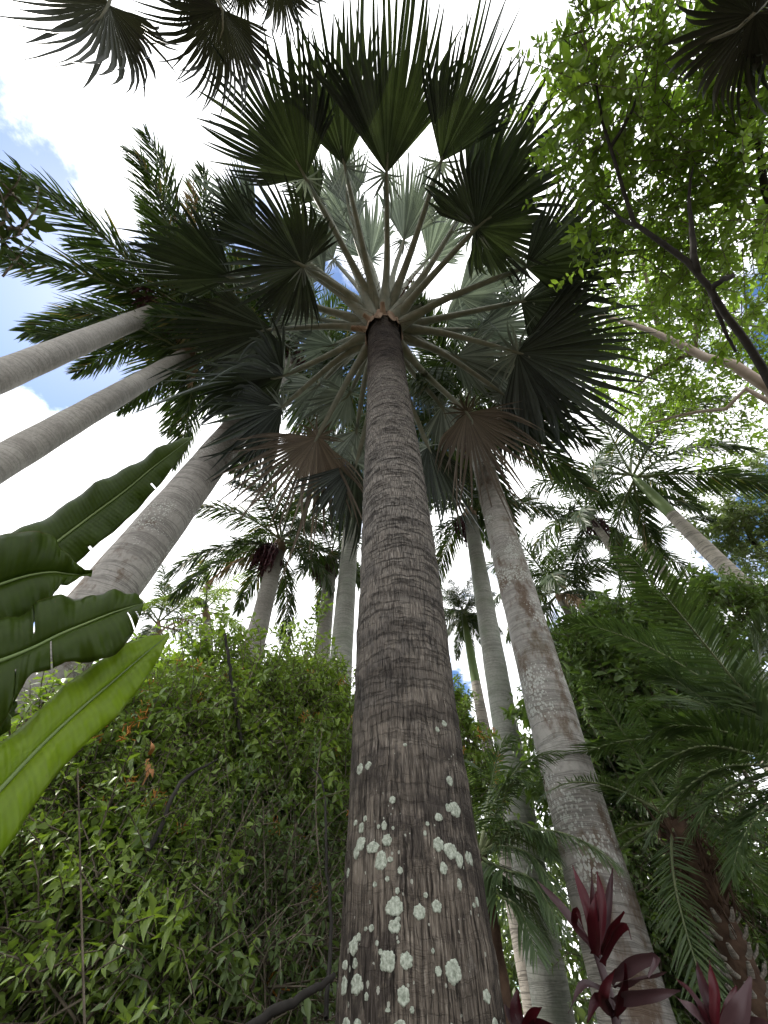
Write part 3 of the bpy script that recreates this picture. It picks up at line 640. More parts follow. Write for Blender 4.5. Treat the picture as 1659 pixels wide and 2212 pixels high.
# ------------------------------------------------------------------ fan palms behind the camera whose leaves reach into the top of the picture
def side_fan(label, trunk_xy, z, LV, seed, rr=.2):
    t = thing('fan_palm', label, 'palm tree'); R_ = np.random.default_rng(seed)
    base = np.array([*trunk_xy, 0.0]); top = np.array([*trunk_xy, z])
    g = Geo(); s = np.linspace(0, 1, 40); tube(g, base + s[:, None] * (top - base), rr * (1 + .04 * np.sin(s * 70)) * (1.1 - .2 * s), 20); g.obj('trunk', M['bark_grey'], t)
    for q, (hp, tp, dh, dtp, half, th) in enumerate(LV):
        H, Tp = at(*hp, dh), at(*tp, dtp); ax = nrm(Tp - H); up = np.array([0, 0, 1.0]); up = nrm(up - ax * np.dot(up, ax))
        g = Geo(); fan_blade(g, H, Tp, up, half, 44, .52, .15, .10, 900 + seed * 10 + q, wob=.045, thread=th, k=.3); lf = g.obj('leaf', M['fan_other'], t)
        g = Geo(); tube(g, [top, top + (H - top) * .5 + [0, 0, .25], H, H + ax * .3], [.04, .03, .025, .008], 6, 14); g.obj('petiole', M['petiole'], lf)
    for q in range(9):                                                   # the rest of the crown, out of the picture
        az = seed + q * .7; o = np.array([math.cos(az), math.sin(az), 0])
        if o[1] > .1: continue
        H = top + o * 1.3 + [0, 0, .5 - .12 * q]; Tp = H + o * 1.1 - [0, 0, .3]
        g = Geo(); fan_blade(g, H, Tp, np.array([0, 0, 1.0]), 100, 36, .52, .15, .1, 990 + q, thread=.2); lf = g.obj('leaf', M['fan_other'], t)
        g = Geo(); tube(g, [top, (top + H) / 2 + [0, 0, .1], H], [.04, .03, .02], 6, 8); g.obj('petiole', M['petiole'], lf)
side_fan('dark fan palm whose threadlike leaf tips hang in at the upper left corner', (-2.9, -3.2), 8.6,
         [((235, 10), (115, 140), 7.0, 6.6, 125, .35), ((480, 20), (452, 262), 7.6, 7.4, 95, .3), ((600, -60), (690, 70), 7.8, 7.5, 90, .3), ((520, -50), (560, 70), 7.9, 7.9, 95, .3), ((440, -50), (420, 90), 7.9, 7.9, 95, .3)], 2)
side_fan('dark fan palm whose round leaf hangs in at the upper right corner', (3.9, -2.6), 6.6,
         [((1632, 30), (1415, 150), 4.7, 4.5, 150, .22), ((1720, 20), (1640, 240), 5.0, 4.7, 110, .25)], 5)

# ------------------------------------------------------------------ leafy shrubs and trees
def foliage(blobs, leaf_len, per_twig, seed, twig_len=.45, whorl=2, up_bias=.35, shell=.55, fine=True, aspect=.42, droop=.35):
    """blobs: (centre, radii, number of twigs) -> Geo of leaves, Geo of twigs, twig tips"""
    R_ = np.random.default_rng(seed); gl, gt = Geo(), Geo(); tips = []
    for c, r3, n in blobs:
        c, r3 = np.asarray(c, float), np.broadcast_to(np.asarray(r3, float), (3,))
        u = nrm(R_.normal(0, 1, (n, 3))); q = R_.uniform(shell ** 3, 1, n)[:, None] ** (1 / 3)
        q = q * (.82 + .36 * vnoise(u[:, 0] * 2.5 + 9, u[:, 1] * 2.5 + u[:, 2] * 2 + 9, seed))[:, None]
        A = c + u * r3 * q
        d = nrm(u * .7 + np.array([0, 0, up_bias]) + R_.normal(0, .55, (n, 3))); TL = twig_len * R_.uniform(.55, 1.25, n)[:, None]
        Bp = A + d * TL * .55; E_ = Bp + nrm(d + np.array([0, 0, -droop]) + R_.normal(0, .15, (n, 3))) * TL * .45
        prisms(gt, A - d * TL * .3, Bp, .006, .004); prisms(gt, Bp, E_, .004, .002); tips.append(E_)
        tw = R_.uniform(0, 1, n)
        for k in range(per_twig):
            s = (k + .6) / per_twig; p = np.where(s < .55, A + (Bp - A) * s / .55, Bp + (E_ - Bp) * (s - .55) / .45)
            for w in range(whorl):
                a = k * 1.57 + w * 2 * math.pi / whorl + R_.uniform(-.5, .5, n)
                sx = nrm(np.cross(d, np.array([.1, .2, 1.0]))); sy = np.cross(d, sx)
                o = np.cos(a)[:, None] * sx + np.sin(a)[:, None] * sy
                dd = nrm(o + d * .55 + np.array([0, 0, -droop]) + R_.normal(0, .25, (n, 3)))
                N_ = nrm(np.array([0, 0, 1.0]) + R_.normal(0, .45, (n, 3)))
                L = leaf_len * R_.uniform(.6, 1.15, n) * (1.0 - .25 * s) * (.62 + .95 * tw ** 2.5)
                leaves(gl, p, dd, N_, L, L * aspect, np.clip(tw * .55 + R_.uniform(0, .45, n), 0, 1), fold=R_.uniform(.05, .3), curl=R_.uniform(.02, .3), fine=fine)
    return gl, gt, np.vstack(tips)

def flower_mesh(seed):
    R_ = np.random.default_rng(seed); g = Geo()
    for q in range(16):
        d = nrm(R_.normal(0, 1, 3) + [0, 0, .4]); L = R_.uniform(.03, .055); o = R_.normal(0, .018, 3)
        tube(g, [o, o + d * L * .6, o + d * L], [.002, .004, .0025], 4, r=R_.uniform(0, 1))
    return g.mesh('flower_cluster', M['flower'])
FLOWERS = [flower_mesh(s) for s in range(3)]

def add_shoots(gl, gt, roots, n, seed, L=(.5, 1.0), leaf=.10, up=.8):
    R_ = np.random.default_rng(seed); tips = []
    for q in range(n):
        c, r3, _ = roots[R_.integers(len(roots))]; u = nrm(R_.normal(0, 1, 3) + [0, -.3, .7]); p = np.asarray(c) + u * np.asarray(r3) * .8
        d = nrm(u + np.array([0, 0, up]) + R_.normal(0, .5, 3)); ln = R_.uniform(*L); side = R_.normal(0, .3, 3); side[2] = -abs(side[2]) - .25
        P = spline([p, p + d * ln * .5, p + d * ln + side * ln * .5], 13); tube(gt, P, [.006, .004, .002], 4); tips.append(P[-1])
        k = np.repeat(np.arange(3, 13), 3); m = len(k); a = np.tile([0, 2.1, 4.2], 10) + k * .9
        T_ = nrm(np.gradient(P, axis=0))[k]; sx = nrm(np.cross(T_, [.1, .2, 1.0])); o = np.cos(a)[:, None] * sx + np.sin(a)[:, None] * np.cross(T_, sx)
        Lf = leaf * R_.uniform(.6, 1.15, m)
        leaves(gl, P[k], nrm(o + T_ * .5 + R_.normal(0, .25, (m, 3)) + [0, 0, -.2]), nrm(R_.normal(0, .4, (m, 3)) + [0, 0, 1]), Lf, Lf * .42, np.clip(R_.uniform(0, 1) * .5 + R_.uniform(0, .5, m), 0, 1), curl=.12)
    return np.array(tips)

def shrub(name, label, blobs, leaf_len, per_twig, seed, mat, stems, flowers=0, cat='shrub', kind_stem='stem', group=None, stem_mat='twig', shoots=0, **kw):
    t = thing(name, label, cat, group)
    gl, gt, tips = foliage(blobs, leaf_len, per_twig, seed, **kw)
    if shoots:                                                           # thin bare canes threading through the leaves
        Rc = np.random.default_rng(seed + 9)
        for q in range(shoots):
            c = np.asarray(blobs[Rc.integers(len(blobs))][0]); e = c + Rc.normal(0, .35, 3) - nrm(c - CAM) * .35; b_ = e + np.array([Rc.normal(0, .35), Rc.normal(0, .2), -Rc.uniform(.7, 1.5)])
            tube(gt, spline([b_, (b_ + e) / 2 + Rc.normal(0, .09, 3), e], 9), [.005, .004, .0025], 4)
    if shoots: tips = np.vstack([tips, add_shoots(gl, gt, blobs, shoots, seed + 3, leaf=leaf_len)])
    f = gl.obj('foliage', M[mat], t); f['kind'] = 'stuff'
    f = gt.obj('twigs', M['twig'], t); f['kind'] = 'stuff'
    for pts, r in stems:
        g = Geo(); P = spline(pts, 18); P[1:-1] += np.random.default_rng(seed + len(pts)).normal(0, .003, (16, 3)); tube(g, P, r, 7, cap=True); g.obj(kind_stem, M[stem_mat], t)
    R_ = np.random.default_rng(seed + 5)
    if flowers:
        dist = np.linalg.norm(tips - CAM, axis=1); near = tips[(dist < np.quantile(dist, .6)) & (dist > np.quantile(dist, .12))]
        for q in R_.choice(len(near), flowers, replace=False):
            o = link('flower_cluster', FLOWERS[q % 3], t, near[q], R_.uniform(0, 6), R_.uniform(.8, 1.3)); o.rotation_euler.x = R_.uniform(-.6, .6)
    return t
def arch_stems(base, targets, r=.02, seed=0, lift=.3):
    R_ = np.random.default_rng(seed); out = []
    for q in targets:
        q = np.asarray(q, float); b = np.array([base[0], base[1], 0]) + np.r_[R_.normal(0, .25, 2), 0]
        m = b + (q - b) * .5 + np.r_[R_.normal(0, .15, 2), lift]
        out.append(([b, m, q], [r * R_.uniform(.8, 1.3), r * .75, r * .3]))
    return out

# the flowering shrubs on the left
B1 = [(at(520, 1590, 4.5), (.75, .6, .55), 899), (at(640, 1560, 4.9), (.6, .6, .50), 609), (at(340, 1660, 4.0), (.65, .5, .5), 754), (at(480, 1760, 4.1), (.85, .6, .55), 899),
      (at(640, 1740, 4.4), (.6, .6, .6), 696), (at(690, 1620, 4.8), (.42, .5, .45), 333), (at(430, 1510, 4.9), (.5, .4, .3), 174), (at(560, 1500, 5.1), (.5, .4, .25), 116), (at(640, 1440, 5.2), (.3, .3, .18), 65), (at(480, 1430, 5.0), (.25, .3, .2), 58)]
S1 = arch_stems((-1.3, 3.1), [b[0] for b in B1] + [at(380, 1700, 3.5), at(560, 1650, 4.0), at(420, 1560, 4.3)], .02, 1)
S1 += [([at(290, 1895, 2.75), at(345, 1790, 2.8), at(392, 1690, 2.9), at(470, 1640, 3.1)], [.014, .012, .010, .005]), ([at(520, 1600, 3.6), at(500, 1470, 3.6), at(486, 1370, 3.7)], [.014, .013, .012])]
shrub('flowering_shrub', 'tall leafy shrub with small orange flowers below the greenish palm trunk', B1, .082, 7, 21, 'shrub', S1, 75, shoots=70, fine=False, stem_mat='limb_dark', whorl=3, twig_len=.36)
B2 = [(at(120, 1800, 3.8), (.7, .5, .6), 756), (at(60, 2000, 3.4), (.65, .45, .5), 648), (at(260, 1950, 3.5), (.65, .45, .5), 756), (at(200, 1680, 4.2), (.5, .5, .45), 378), (at(180, 2130, 3.1), (.7, .45, .45), 756), (at(-60, 1850, 3.6), (.5, .5, .8), 351)]
S2 = arch_stems((-2.3, 2.3), [b[0] for b in B2] + [at(170, 1830, 3.2), at(300, 1850, 3.3)], .016, 2)
shrub('flowering_shrub', 'leafy shrub with few orange flowers in the lower left corner under the banana leaves', B2, .070, 7, 22, 'shrub', S2, 40, shoots=40, fine=False, stem_mat='limb_dark', whorl=3, twig_len=.34)
B3 = [(at(420, 2000, 3.5), (.6, .5, .55), 513), (at(560, 1930, 3.8), (.6, .5, .55), 459), (at(400, 2170, 3.1), (.6, .45, .4), 445), (at(560, 2130, 3.3), (.5, .45, .5), 310), (at(660, 1880, 4.2), (.4, .4, .6), 297)]
S3 = arch_stems((-.95, 2.9), [b[0] for b in B3] + [at(330 + 45 * q, 1830 + 30 * (q % 3), 3.1 + .05 * q) for q in range(9)], .013, 3)
S3 += [([at(520, 2235, 2.2), at(600, 2180, 2.3), at(690, 2130, 2.4), at(722, 2105, 2.45)], [.016, .015, .013, .010]), ([at(705, 2200, 2.5), at(715, 2000, 2.7), at(705, 1850, 2.8), at(700, 1700, 3.0), at(672, 1660, 3.1)], [.010, .009, .008, .007, .005])]
shrub('dense_shrub', 'tangle of thin stems and narrow leaves low beside the fan palm trunk', B3, .068, 7, 23, 'shrub_dark', S3, 20, shoots=34, fine=False, stem_mat='limb_dark', whorl=2, aspect=.36, twig_len=.34)
B4 = [(at(215, 1545, 5.6), (.6, .5, .55), 230), (at(120, 1625, 6.0), (.9, .6, .6), 240), (at(300, 1500, 5.9), (.45, .4, .45), 110), (at(20, 1650, 5.8), (.7, .5, .5), 150)]
shrub('bright_shrub', 'sunlit yellow-green shrub between the banana leaves and the speckled trunk', B4, .105, 6, 24, 'tree', arch_stems((-4.3, 3.8), [b[0] for b in B4], .02, 4), whorl=3)
B5 = [(at(1005, 1630, 5.4), (.16, .3, .5), 150), (at(1020, 1720, 5.2), (.2, .3, .4), 130), (at(990, 1540, 5.6), (.10, .2, .3), 50)]
shrub('flowering_shrub', 'narrow orange-flowered shrub between the fan palm trunk and the pale trunks', B5, .09, 6, 25, 'shrub', arch_stems((1.1, 4.6), [b[0] for b in B5], .015, 5), 26, whorl=3, twig_len=.25)
# right-hand thicket
B6 = [(at(1330, 1440, 7.5), (1.0, .9, .8), 420), (at(1420, 1380, 8.0), (.8, .8, .5), 240), (at(1300, 1560, 7.0), (.9, .8, .8), 420), (at(1400, 1560, 7.0), (1.0, .8, .9), 420), (at(1330, 1680, 6.5), (.9, .8, .7), 330), (at(1270, 1420, 8), (.5, .5, .5), 120), (at(1560, 1350, 9), (1.1, .8, .6), 300), (at(1480, 1450, 8), (.9, .8, .8), 260)]
shrub('broadleaf_tree', 'dense dark green bushy tree right of the blotched palm trunk', B6, .17, 6, 26, 'shrub_dark', arch_stems((4.4, 5.0), [b[0] for b in B6], .05, 6), whorl=3, cat='tree', kind_stem='limb', twig_len=.5)
B7 = [(at(1420, 2000, 6.0), (.6, .6, .6), 260), (at(1530, 2080, 5.9), (.7, .6, .6), 330), (at(1640, 1960, 5.9), (.8, .7, .9), 330), (at(1440, 1880, 6.2), (.6, .6, .6), 200), (at(1640, 2150, 5.6), (.8, .5, .6), 280), (at(1430, 2150, 5.6), (.5, .5, .4), 200)]
shrub('dark_shrub', 'shady dark-leaved shrub behind the red cordylines in the lower right corner', B7, .085, 7, 27, 'shrub_dark', arch_stems((3.1, 3.2), [b[0] for b in B7], .02, 7), whorl=3)

# the light green tree reaching in from the right
TREE_T = [(1350, 140, 6.4, .75, 220), (1420, 110, 6.6, .9, 260), (1300, 260, 6.6, .5, 130), (1390, 290, 6.5, .85, 290), (1310, 60, 6.4, .5, 110), (1480, 300, 6.8, .9, 300), (1365, 420, 6.8, .65, 200), (1450, 430, 6.8, .9, 330),
          (1570, 400, 6.8, 1.0, 330), (1640, 540, 7.0, .9, 280), (1530, 540, 7.2, .8, 240), (1440, 560, 7.2, .55, 120), (1600, 250, 7.2, .9, 200), (1700, 350, 6.8, 1.1, 260), (1560, 40, 7.2, 1.0, 220), (1430, -60, 6.8, 1.1, 240), (1600, 660, 7.2, .7, 150), (1470, 200, 7.0, .8, 160)]
B8 = [(at(x, y, d), (r * 1.0, r * .9, r * .5), int(n * .20)) for x, y, d, r, n in TREE_T]
tb = np.array([6.6, 1.6, 0.0]); fork = np.array([5.9, 1.7, 5.2])
S8 = [([tb, (tb + fork) / 2 + [.15, .1, 0], fork], [.22, .17, .13]),
      ([fork, at(1740, 900, 5.8), at(1659, 812, 5.7), at(1600, 722, 5.6), at(1548, 655, 5.5), at(1510, 590, 5.5), at(1440, 530, 5.5), at(1375, 488, 5.6), at(1345, 410, 5.7), at(1318, 320, 5.8), at(1295, 240, 5.9), at(1288, 180, 6.0)], [.11, .066, .056, .047, .040, .034, .029, .025, .020, .015, .010]),
      ([at(1508, 590, 5.5), at(1500, 560, 5.5), at(1492, 480, 5.7), at(1488, 420, 5.9), at(1497, 360, 6.1)], [.034, .028, .020, .015, .008]),
      ([at(1545, 650, 5.5), at(1538, 625, 5.5), at(1560, 605, 5.45), at(1585, 595, 5.4)], [.03, .03, .027, .024]),
      ([at(1590, 760, 5.7), at(1560, 700, 5.7), at(1530, 620, 5.7)], [.012, .02, .016]),
      ([fork, at(1700, 500, 6.8), at(1640, 330, 6.9), at(1600, 150, 7.0)], [.10, .06, .04, .015]),
      ([at(1375, 488, 5.6), at(1340, 470, 5.9), at(1280, 420, 6.7)], [.02, .015, .006]), ([at(1318, 320, 5.8), at(1360, 250, 6.1), at(1400, 150, 6.6)], [.02, .014, .006])]
shrub('leafy_tree', 'light green tree with a curving dark limb reaching in from the right edge', B8, .14, 8, 28, 'tree', S8, cat='tree', kind_stem='limb', whorl=2, twig_len=.5, stem_mat='limb_dark', shell=.0, aspect=.40, up_bias=.15)
TREE2 = [(1330, 690, 11, 1.0, 170), (1420, 700, 11, 1.2, 230), (1540, 720, 11, 1.3, 230), (1360, 790, 11, .9, 140), (1470, 800, 11.5, 1.2, 190), (1600, 840, 11.5, 1.2, 190), (1480, 900, 11.5, .9, 130), (1590, 930, 12, .8, 130), (1340, 590, 11.5, 1.0, 150), (1450, 620, 12, 1.3, 200), (1690, 740, 11.5, 1.4, 200), (1290, 760, 11, .6, 80), (1400, 880, 11.5, .7, 80), (1620, 600, 12, 1.3, 200)]
B9 = [(at(x, y, d), (r * .95, r * .95, r * .5), int(n * .42)) for x, y, d, r, n in TREE2]
tb2 = np.array([12.2, 6.5, 0.0]); fork2 = np.array([11.2, 6.2, 6.6])
S9 = [([tb2, (tb2 + fork2) / 2 + [.2, 0, 0], fork2], [.34, .28, .22]),
      ([fork2, at(1659, 838, 9.6), at(1560, 790, 9.6), at(1450, 735, 9.7), at(1380, 705, 9.9), at(1285, 678, 10.2)], [.22, .16, .13, .10, .07, .03]),
      ([at(1450, 735, 11), at(1420, 700, 11), at(1395, 600, 11.2), at(1380, 520, 11.4)], [.05, .05, .035, .015]), ([at(1500, 760, 11), at(1505, 680, 11), at(1515, 560, 11.4)], [.05, .045, .02]),
      ([fork2, at(1659, 862, 10.6), at(1600, 880, 10.6), at(1500, 890, 10.8), at(1400, 915, 11)], [.12, .09, .07, .05, .02]), ([at(1500, 760, 11), at(1430, 790, 11), at(1370, 840, 11)], [.06, .045, .015])]
shrub('leafy_tree', 'smaller-leaved tree with pinkish limbs beyond the dark curving limb', B9, .17, 6, 29, 'tree', S9, cat='tree', kind_stem='limb', whorl=2, twig_len=.65, stem_mat='limb_pink', shell=.2, fine=False)
TREE3 = [(1610, 1080, 19, 1.8, 260), (1640, 1170, 19, 1.5, 200), (1700, 1100, 19, 1.8, 160), (1590, 1140, 19, .9, 90), (1650, 1250, 18, 1.0, 100), (1660, 1010, 20, 1.0, 60)]
B10 = [(at(x, y, d), (r, r, r * .75), n) for x, y, d, r, n in TREE3]
c10 = at(1720, 1150, 19)
shrub('distant_tree', 'pale grey-green tree in the distance at the right edge behind the leaning trunk', B10, .20, 6, 30, 'tree_far', [([[c10[0] + .5, c10[1], 0], [c10[0] + .3, c10[1], c10[2] * .5], c10], [.3, .25, .18]), ([c10, at(1650, 1200, 19), at(1600, 1120, 19)], [.15, .1, .04])], cat='tree', kind_stem='limb', whorl=3, twig_len=.7, fine=False, stem_mat='limb_dark', shell=.3)
B11 = [(at(22, 480, 2.6), (.05, .06, .08), 4), (at(0, 425, 2.6), (.05, .06, .05), 3), (at(-10, 540, 2.6), (.05, .06, .05), 4), (at(-60, 480, 2.6), (.12, .15, .2), 12)]
shrub('leafy_tree', 'sprig of glossy green leaves poking in at the left edge against blue sky', B11, .07, 5, 31, 'frond', [([[-3.2, .4, 0], [-3.0, .45, 2.2], at(-60, 520, 2.65), at(10, 480, 2.6)], [.06, .04, .012, .005])], cat='tree', kind_stem='limb', whorl=2, twig_len=.16, shell=.1)

# far belt of greenery closing the view near the horizon
blobs = []
R_ = np.random.default_rng(77)
for q in range(46):
    az = -1.25 + q * 2.5 / 45; r = R_.uniform(14, 24); h = R_.uniform(2.2, 4.2)
    blobs.append(((math.sin(az) * r, math.cos(az) * r, h * .8), (1.6, 1.6, h), 120))
gl, gt, _ = foliage(blobs, .46, 4, 78, twig_len=.8, whorl=3, fine=False, shell=.2)
o = gl.obj('treeline', M['tree_far']); tag(o, 'far belt of mixed greenery behind the palms', 'trees', kind='stuff')

# ------------------------------------------------------------------ date palms on the right and behind the trunk
def date_palm(name, label, centre, trunk_r, paths, n=60, ll=.42, lw=.016, seed=0, base=None, filler=0, fl=1.6, lattice=False, elev=(60, -20), mat='frond_date', droop=.12, plume=4):
    t = thing(name, label, 'palm tree'); centre = np.asarray(centre, float); R_ = np.random.default_rng(seed)
    base = np.array([centre[0], centre[1], 0]) if base is None else np.asarray(base, float)
    g = Geo(); s = np.linspace(0, 1, 40); P = base + s[:, None] * (centre - base)
    tube(g, P, trunk_r * (1 + .06 * np.sin(s * 60)), 16); tr = g.obj('trunk', M['fibre'], t)
    if lattice:                                                          # old leaf stubs in a diamond pattern
        st = Geo(); tube(st, [[0, 0, 0], [.035, 0, .02], [.06, 0, .055]], [.022, .018, .010], 5, flat=.5, cap=True); sm = st.mesh('leaf_stub', M['bark_ring'])
        L = centre[2]; rows = int(L / .075)
        for q in range(rows):
            for w in range(7):
                a = w * 2 * math.pi / 7 + (q % 2) * math.pi / 7; z = .1 + q * .075
                if z > L - .5 or z < 1.2: continue
                c = base + (centre - base) * z / L; link('leaf_stub', sm, tr, c + np.array([math.cos(a), math.sin(a), 0]) * trunk_r * .9, a)
        g = Geo()
        for q in range(140):
            a = R_.uniform(0, 6.28); z = L - R_.uniform(0, .55); c = base + (centre - base) * z / L; d = np.array([math.cos(a), math.sin(a), 0])
            tube(g, [c + d * trunk_r * .8, c + d * trunk_r * 1.5 + [0, 0, .05], c + d * trunk_r * R_.uniform(1.6, 2.4) + [0, 0, R_.uniform(-.15, .25)]], [.014, .010, .002], 3)
        f = g.obj('fibre', M['fibre'], t); f['kind'] = 'stuff'
    allp = [[centre, *p] for p in paths]
    for q in range(filler):
        az = q * 2.4 + seed; e0 = elev[0] + (elev[1] - elev[0]) * (q + .5) / filler
        p = arch_path(fl * R_.uniform(.85, 1.1), e0, 70, 1.3, 10); c_, s_ = math.cos(az), math.sin(az)
        allp.append(centre + np.stack([p[:, 0] * c_, p[:, 0] * s_, p[:, 2]], -1))
    for q, p in enumerate(allp):
        gl, gm = frond_geo(p, n=n, ll=ll, lw=lw, ang=62, plume=plume, droop=droop, seed=seed * 50 + q, start=.16, r0=.014, twist=.15)
        o = gl.obj('frond', M[mat], t); gm.obj('midrib', M['rachis'], o)
    return t
c1 = at(1735, 1655, 4.0)
date_palm('date_palm', 'date palm sending long arching fronds in from the right edge', c1, .14,
          [[at(1587, 1587, 3.8), at(1490, 1567, 3.7), at(1434, 1573, 3.7), at(1387, 1603, 3.6)], [at(1545, 1612, 3.6), at(1462, 1629, 3.5), at(1393, 1670, 3.4), at(1345, 1722, 3.3)],
           [at(1573, 1654, 3.4), at(1498, 1690, 3.3), at(1437, 1748, 3.2), at(1400, 1820, 3.1)], [at(1659, 1587, 3.9), at(1587, 1526, 3.9), at(1518, 1479, 4.0)], [at(1600, 1560, 4.1), at(1490, 1490, 4.2), at(1448, 1463, 4.2), at(1385, 1455, 4.2)],
           [at(1600, 1520, 4.3), at(1518, 1442, 4.4), at(1476, 1407, 4.5), at(1440, 1360, 4.5)], [at(1690, 1590, 3.9), at(1650, 1490, 3.9), at(1640, 1407, 4.0), at(1655, 1325, 4.0)], [at(1640, 1540, 4.4), at(1570, 1450, 4.5), at(1530, 1380, 4.6), at(1505, 1330, 4.6)],
           [at(1600, 1690, 3.3), at(1530, 1740, 3.1), at(1490, 1810, 3.0)], [at(1650, 1750, 3.2), at(1600, 1820, 3.0), at(1580, 1900, 2.9)]], 120, .30, .013, 3, filler=6, fl=2.0, elev=(80, 30))
c2 = at(1458, 1775, 4.4)
date_palm('date_palm', 'slim date palm with diamond-patterned trunk behind the red cordylines', c2, .085, [], 60, .24, .010, 4, base=[*(at(1613, 2126, 4.05)[:2] + (at(1613, 2126, 4.05)[:2] - c2[:2]) * .9), 0], filler=15, fl=1.35, lattice=True, elev=(70, -45))
c3 = at(1035, 1850, 3.6)
date_palm('feather_palm', 'low fine-leaved palm with drooping fronds tucked behind the fan palm trunk', c3, .06,
          [[at(1090, 1780, 3.5), at(1150, 1790, 3.4), at(1195, 1850, 3.3)], [at(1090, 1830, 3.4), at(1150, 1850, 3.3), at(1205, 1930, 3.2)], [at(1090, 1880, 3.3), at(1150, 1900, 3.2), at(1215, 2010, 3.1)], [at(1080, 1740, 3.7), at(1110, 1690, 3.7), at(1150, 1690, 3.6)],
           [at(1075, 1930, 3.3), at(1120, 1960, 3.2), at(1160, 2060, 3.1)], [at(1060, 1700, 3.8), at(1080, 1620, 3.8), at(1105, 1590, 3.8)], [at(1080, 1900, 3.4), at(1140, 1940, 3.5), at(1180, 2020, 3.5)]], 70, .25, .010, 6, filler=7, fl=1.0, elev=(70, 0), droop=.45)
c4 = at(1345, 1800, 7.0)
date_palm('feather_palm', 'grey-green low palm in the shade right of the blotched trunk', c4, .07, [], 50, .34, .016, 8, filler=13, fl=1.7, elev=(75, 0), droop=.6)

# ------------------------------------------------------------------ banana plant at the left edge
def banana_leaf(t, mid, up, lo, mat, seed, tears=(), ns=127, nc=9, bow=.05):
    R_ = np.random.default_rng(seed)
    Mi, U, Lo = (spline([at(*p) for p in q], ns) for q in (mid, up, lo))
    g = Geo(); cols = []; s = np.linspace(0, 1, ns)
    for side, E_ in ((0, U), (1, Lo)):
        nrm_ = nrm(np.cross(np.gradient(Mi, axis=0), E_ - Mi)); w = np.linalg.norm(E_ - Mi, axis=1)
        for k in range(nc):
            f = k / (nc - 1); rip = .0012 * np.sin(s * 150 + side + 2 * f) * f + .012 * np.sin(s * 19 + seed + side * 2) * f + .010 * np.sin(s * 43 + seed) * f * f
            sgn = 1 if side == 0 else -1
            cols.append(Mi + (E_ - Mi) * f + nrm_ * sgn * (bow * 4 * f * (1 - f) * w / .15 * .5)[:, None] - nrm_ * sgn * rip[:, None])
    cols = np.stack(cols, 1)                                             # ns, 2nc, 3
    L = np.r_[0, np.cumsum(np.linalg.norm(np.diff(Mi, axis=0), axis=1))]
    uv = np.stack(np.broadcast_arrays(L[:, None], np.tile(np.linspace(0, .2, nc), 2)[None]), -1).reshape(-1, 2)
    F = []
    for i in range(ns - 1):
        for side in (0, 1):
            for k in range(nc - 1):
                if any(ti * 2 == i and ts == side and k >= tk for ti, ts, tk in tears): continue
                b = i * 2 * nc + side * nc + k
                F.append([b, b + 1, b + 2 * nc + 1, b + 2 * nc])
    rr = np.clip(.5 + .35 * np.sin(s * 7 + seed) + R_.normal(0, .1, ns), 0, 1)
    g.add(cols.reshape(-1, 3), F, np.repeat(rr, 2 * nc), uv)
    lf = g.obj('leaf', M[mat], t)
    sm = lf.modifiers.new('thickness', 'SOLIDIFY'); sm.thickness = .0015
    g = Geo(); tube(g, Mi[::3] - (nrm(Mi - CAM) * .004)[::3], [.008, .006, .004, .0015], 6); g.obj('midrib', M['shaft'], lf)
    return Mi[0], lf
ban = thing('banana_plant', 'banana plant with broad glossy leaves reaching in at the left edge', 'plant')
crown = np.array([-2.55, .75, 2.15])
def D(pts, d0, d1): return [(x, y, d0 + (d1 - d0) * q / (len(pts) - 1)) for q, (x, y) in enumerate(pts)]
m0 = []
m0.append(banana_leaf(ban, D([(-60, 1310), (20, 1250), (130, 1165), (200, 1112), (270, 1060), (330, 1010), (385, 968), (415, 945)], 2.35, 2.75),
    D([(-80, 1240), (0, 1168), (80, 1128), (182, 1062), (225, 1036), (300, 994), (372, 956), (414, 943)], 2.45, 2.78), D([(-10, 1360), (70, 1285), (190, 1195), (262, 1135), (310, 1085), (352, 1040), (396, 978), (416, 947)], 2.3, 2.74), 'banana', 1, ((44, 1, 5), (22, 1, 7))))
m0.append(banana_leaf(ban, D([(-150, 1320), (-60, 1280), (0, 1262), (50, 1246), (90, 1238), (120, 1236), (150, 1240), (198, 1243)], 2.0, 2.15),
    D([(-150, 1190), (-60, 1165), (0, 1155), (50, 1150), (92, 1151), (116, 1158), (150, 1205), (199, 1240)], 2.1, 2.12), D([(-150, 1480), (-60, 1440), (0, 1408), (50, 1372), (90, 1325), (122, 1275), (145, 1256), (197, 1246)], 1.95, 2.1), 'banana', 2, ()))
m0.append(banana_leaf(ban, D([(-80, 1455), (0, 1428), (70, 1400), (130, 1370), (190, 1345), (240, 1325), (285, 1310), (308, 1304)], 1.8, 1.95),
    D([(-80, 1350), (0, 1340), (58, 1318), (104, 1292), (180, 1289), (240, 1281), (292, 1280), (309, 1300)], 1.9, 2.0), D([(-90, 1600), (-5, 1575), (62, 1470), (150, 1428), (212, 1430), (262, 1402), (298, 1345), (309, 1309)], 1.72, 1.9), 'banana', 3,
    ((26, 1, 1), (14, 1, 3), (20, 0, 2), (54, 1, 2), (57, 1, 4))))
m0.append(banana_leaf(ban, D([(-90, 1800), (0, 1705), (90, 1610), (170, 1535), (240, 1475), (310, 1415), (366, 1370)], 1.7, 2.05),
    D([(-90, 1690), (0, 1606), (80, 1540), (150, 1472), (222, 1424), (292, 1381), (365, 1368)], 1.75, 2.06), D([(-70, 1945), (8, 1842), (108, 1692), (190, 1602), (254, 1546), (322, 1458), (367, 1374)], 1.66, 2.03), 'banana_sunlit', 4, ()))
m0[-1][1]['label'] = 'bright yellow-green sunlit leaf'
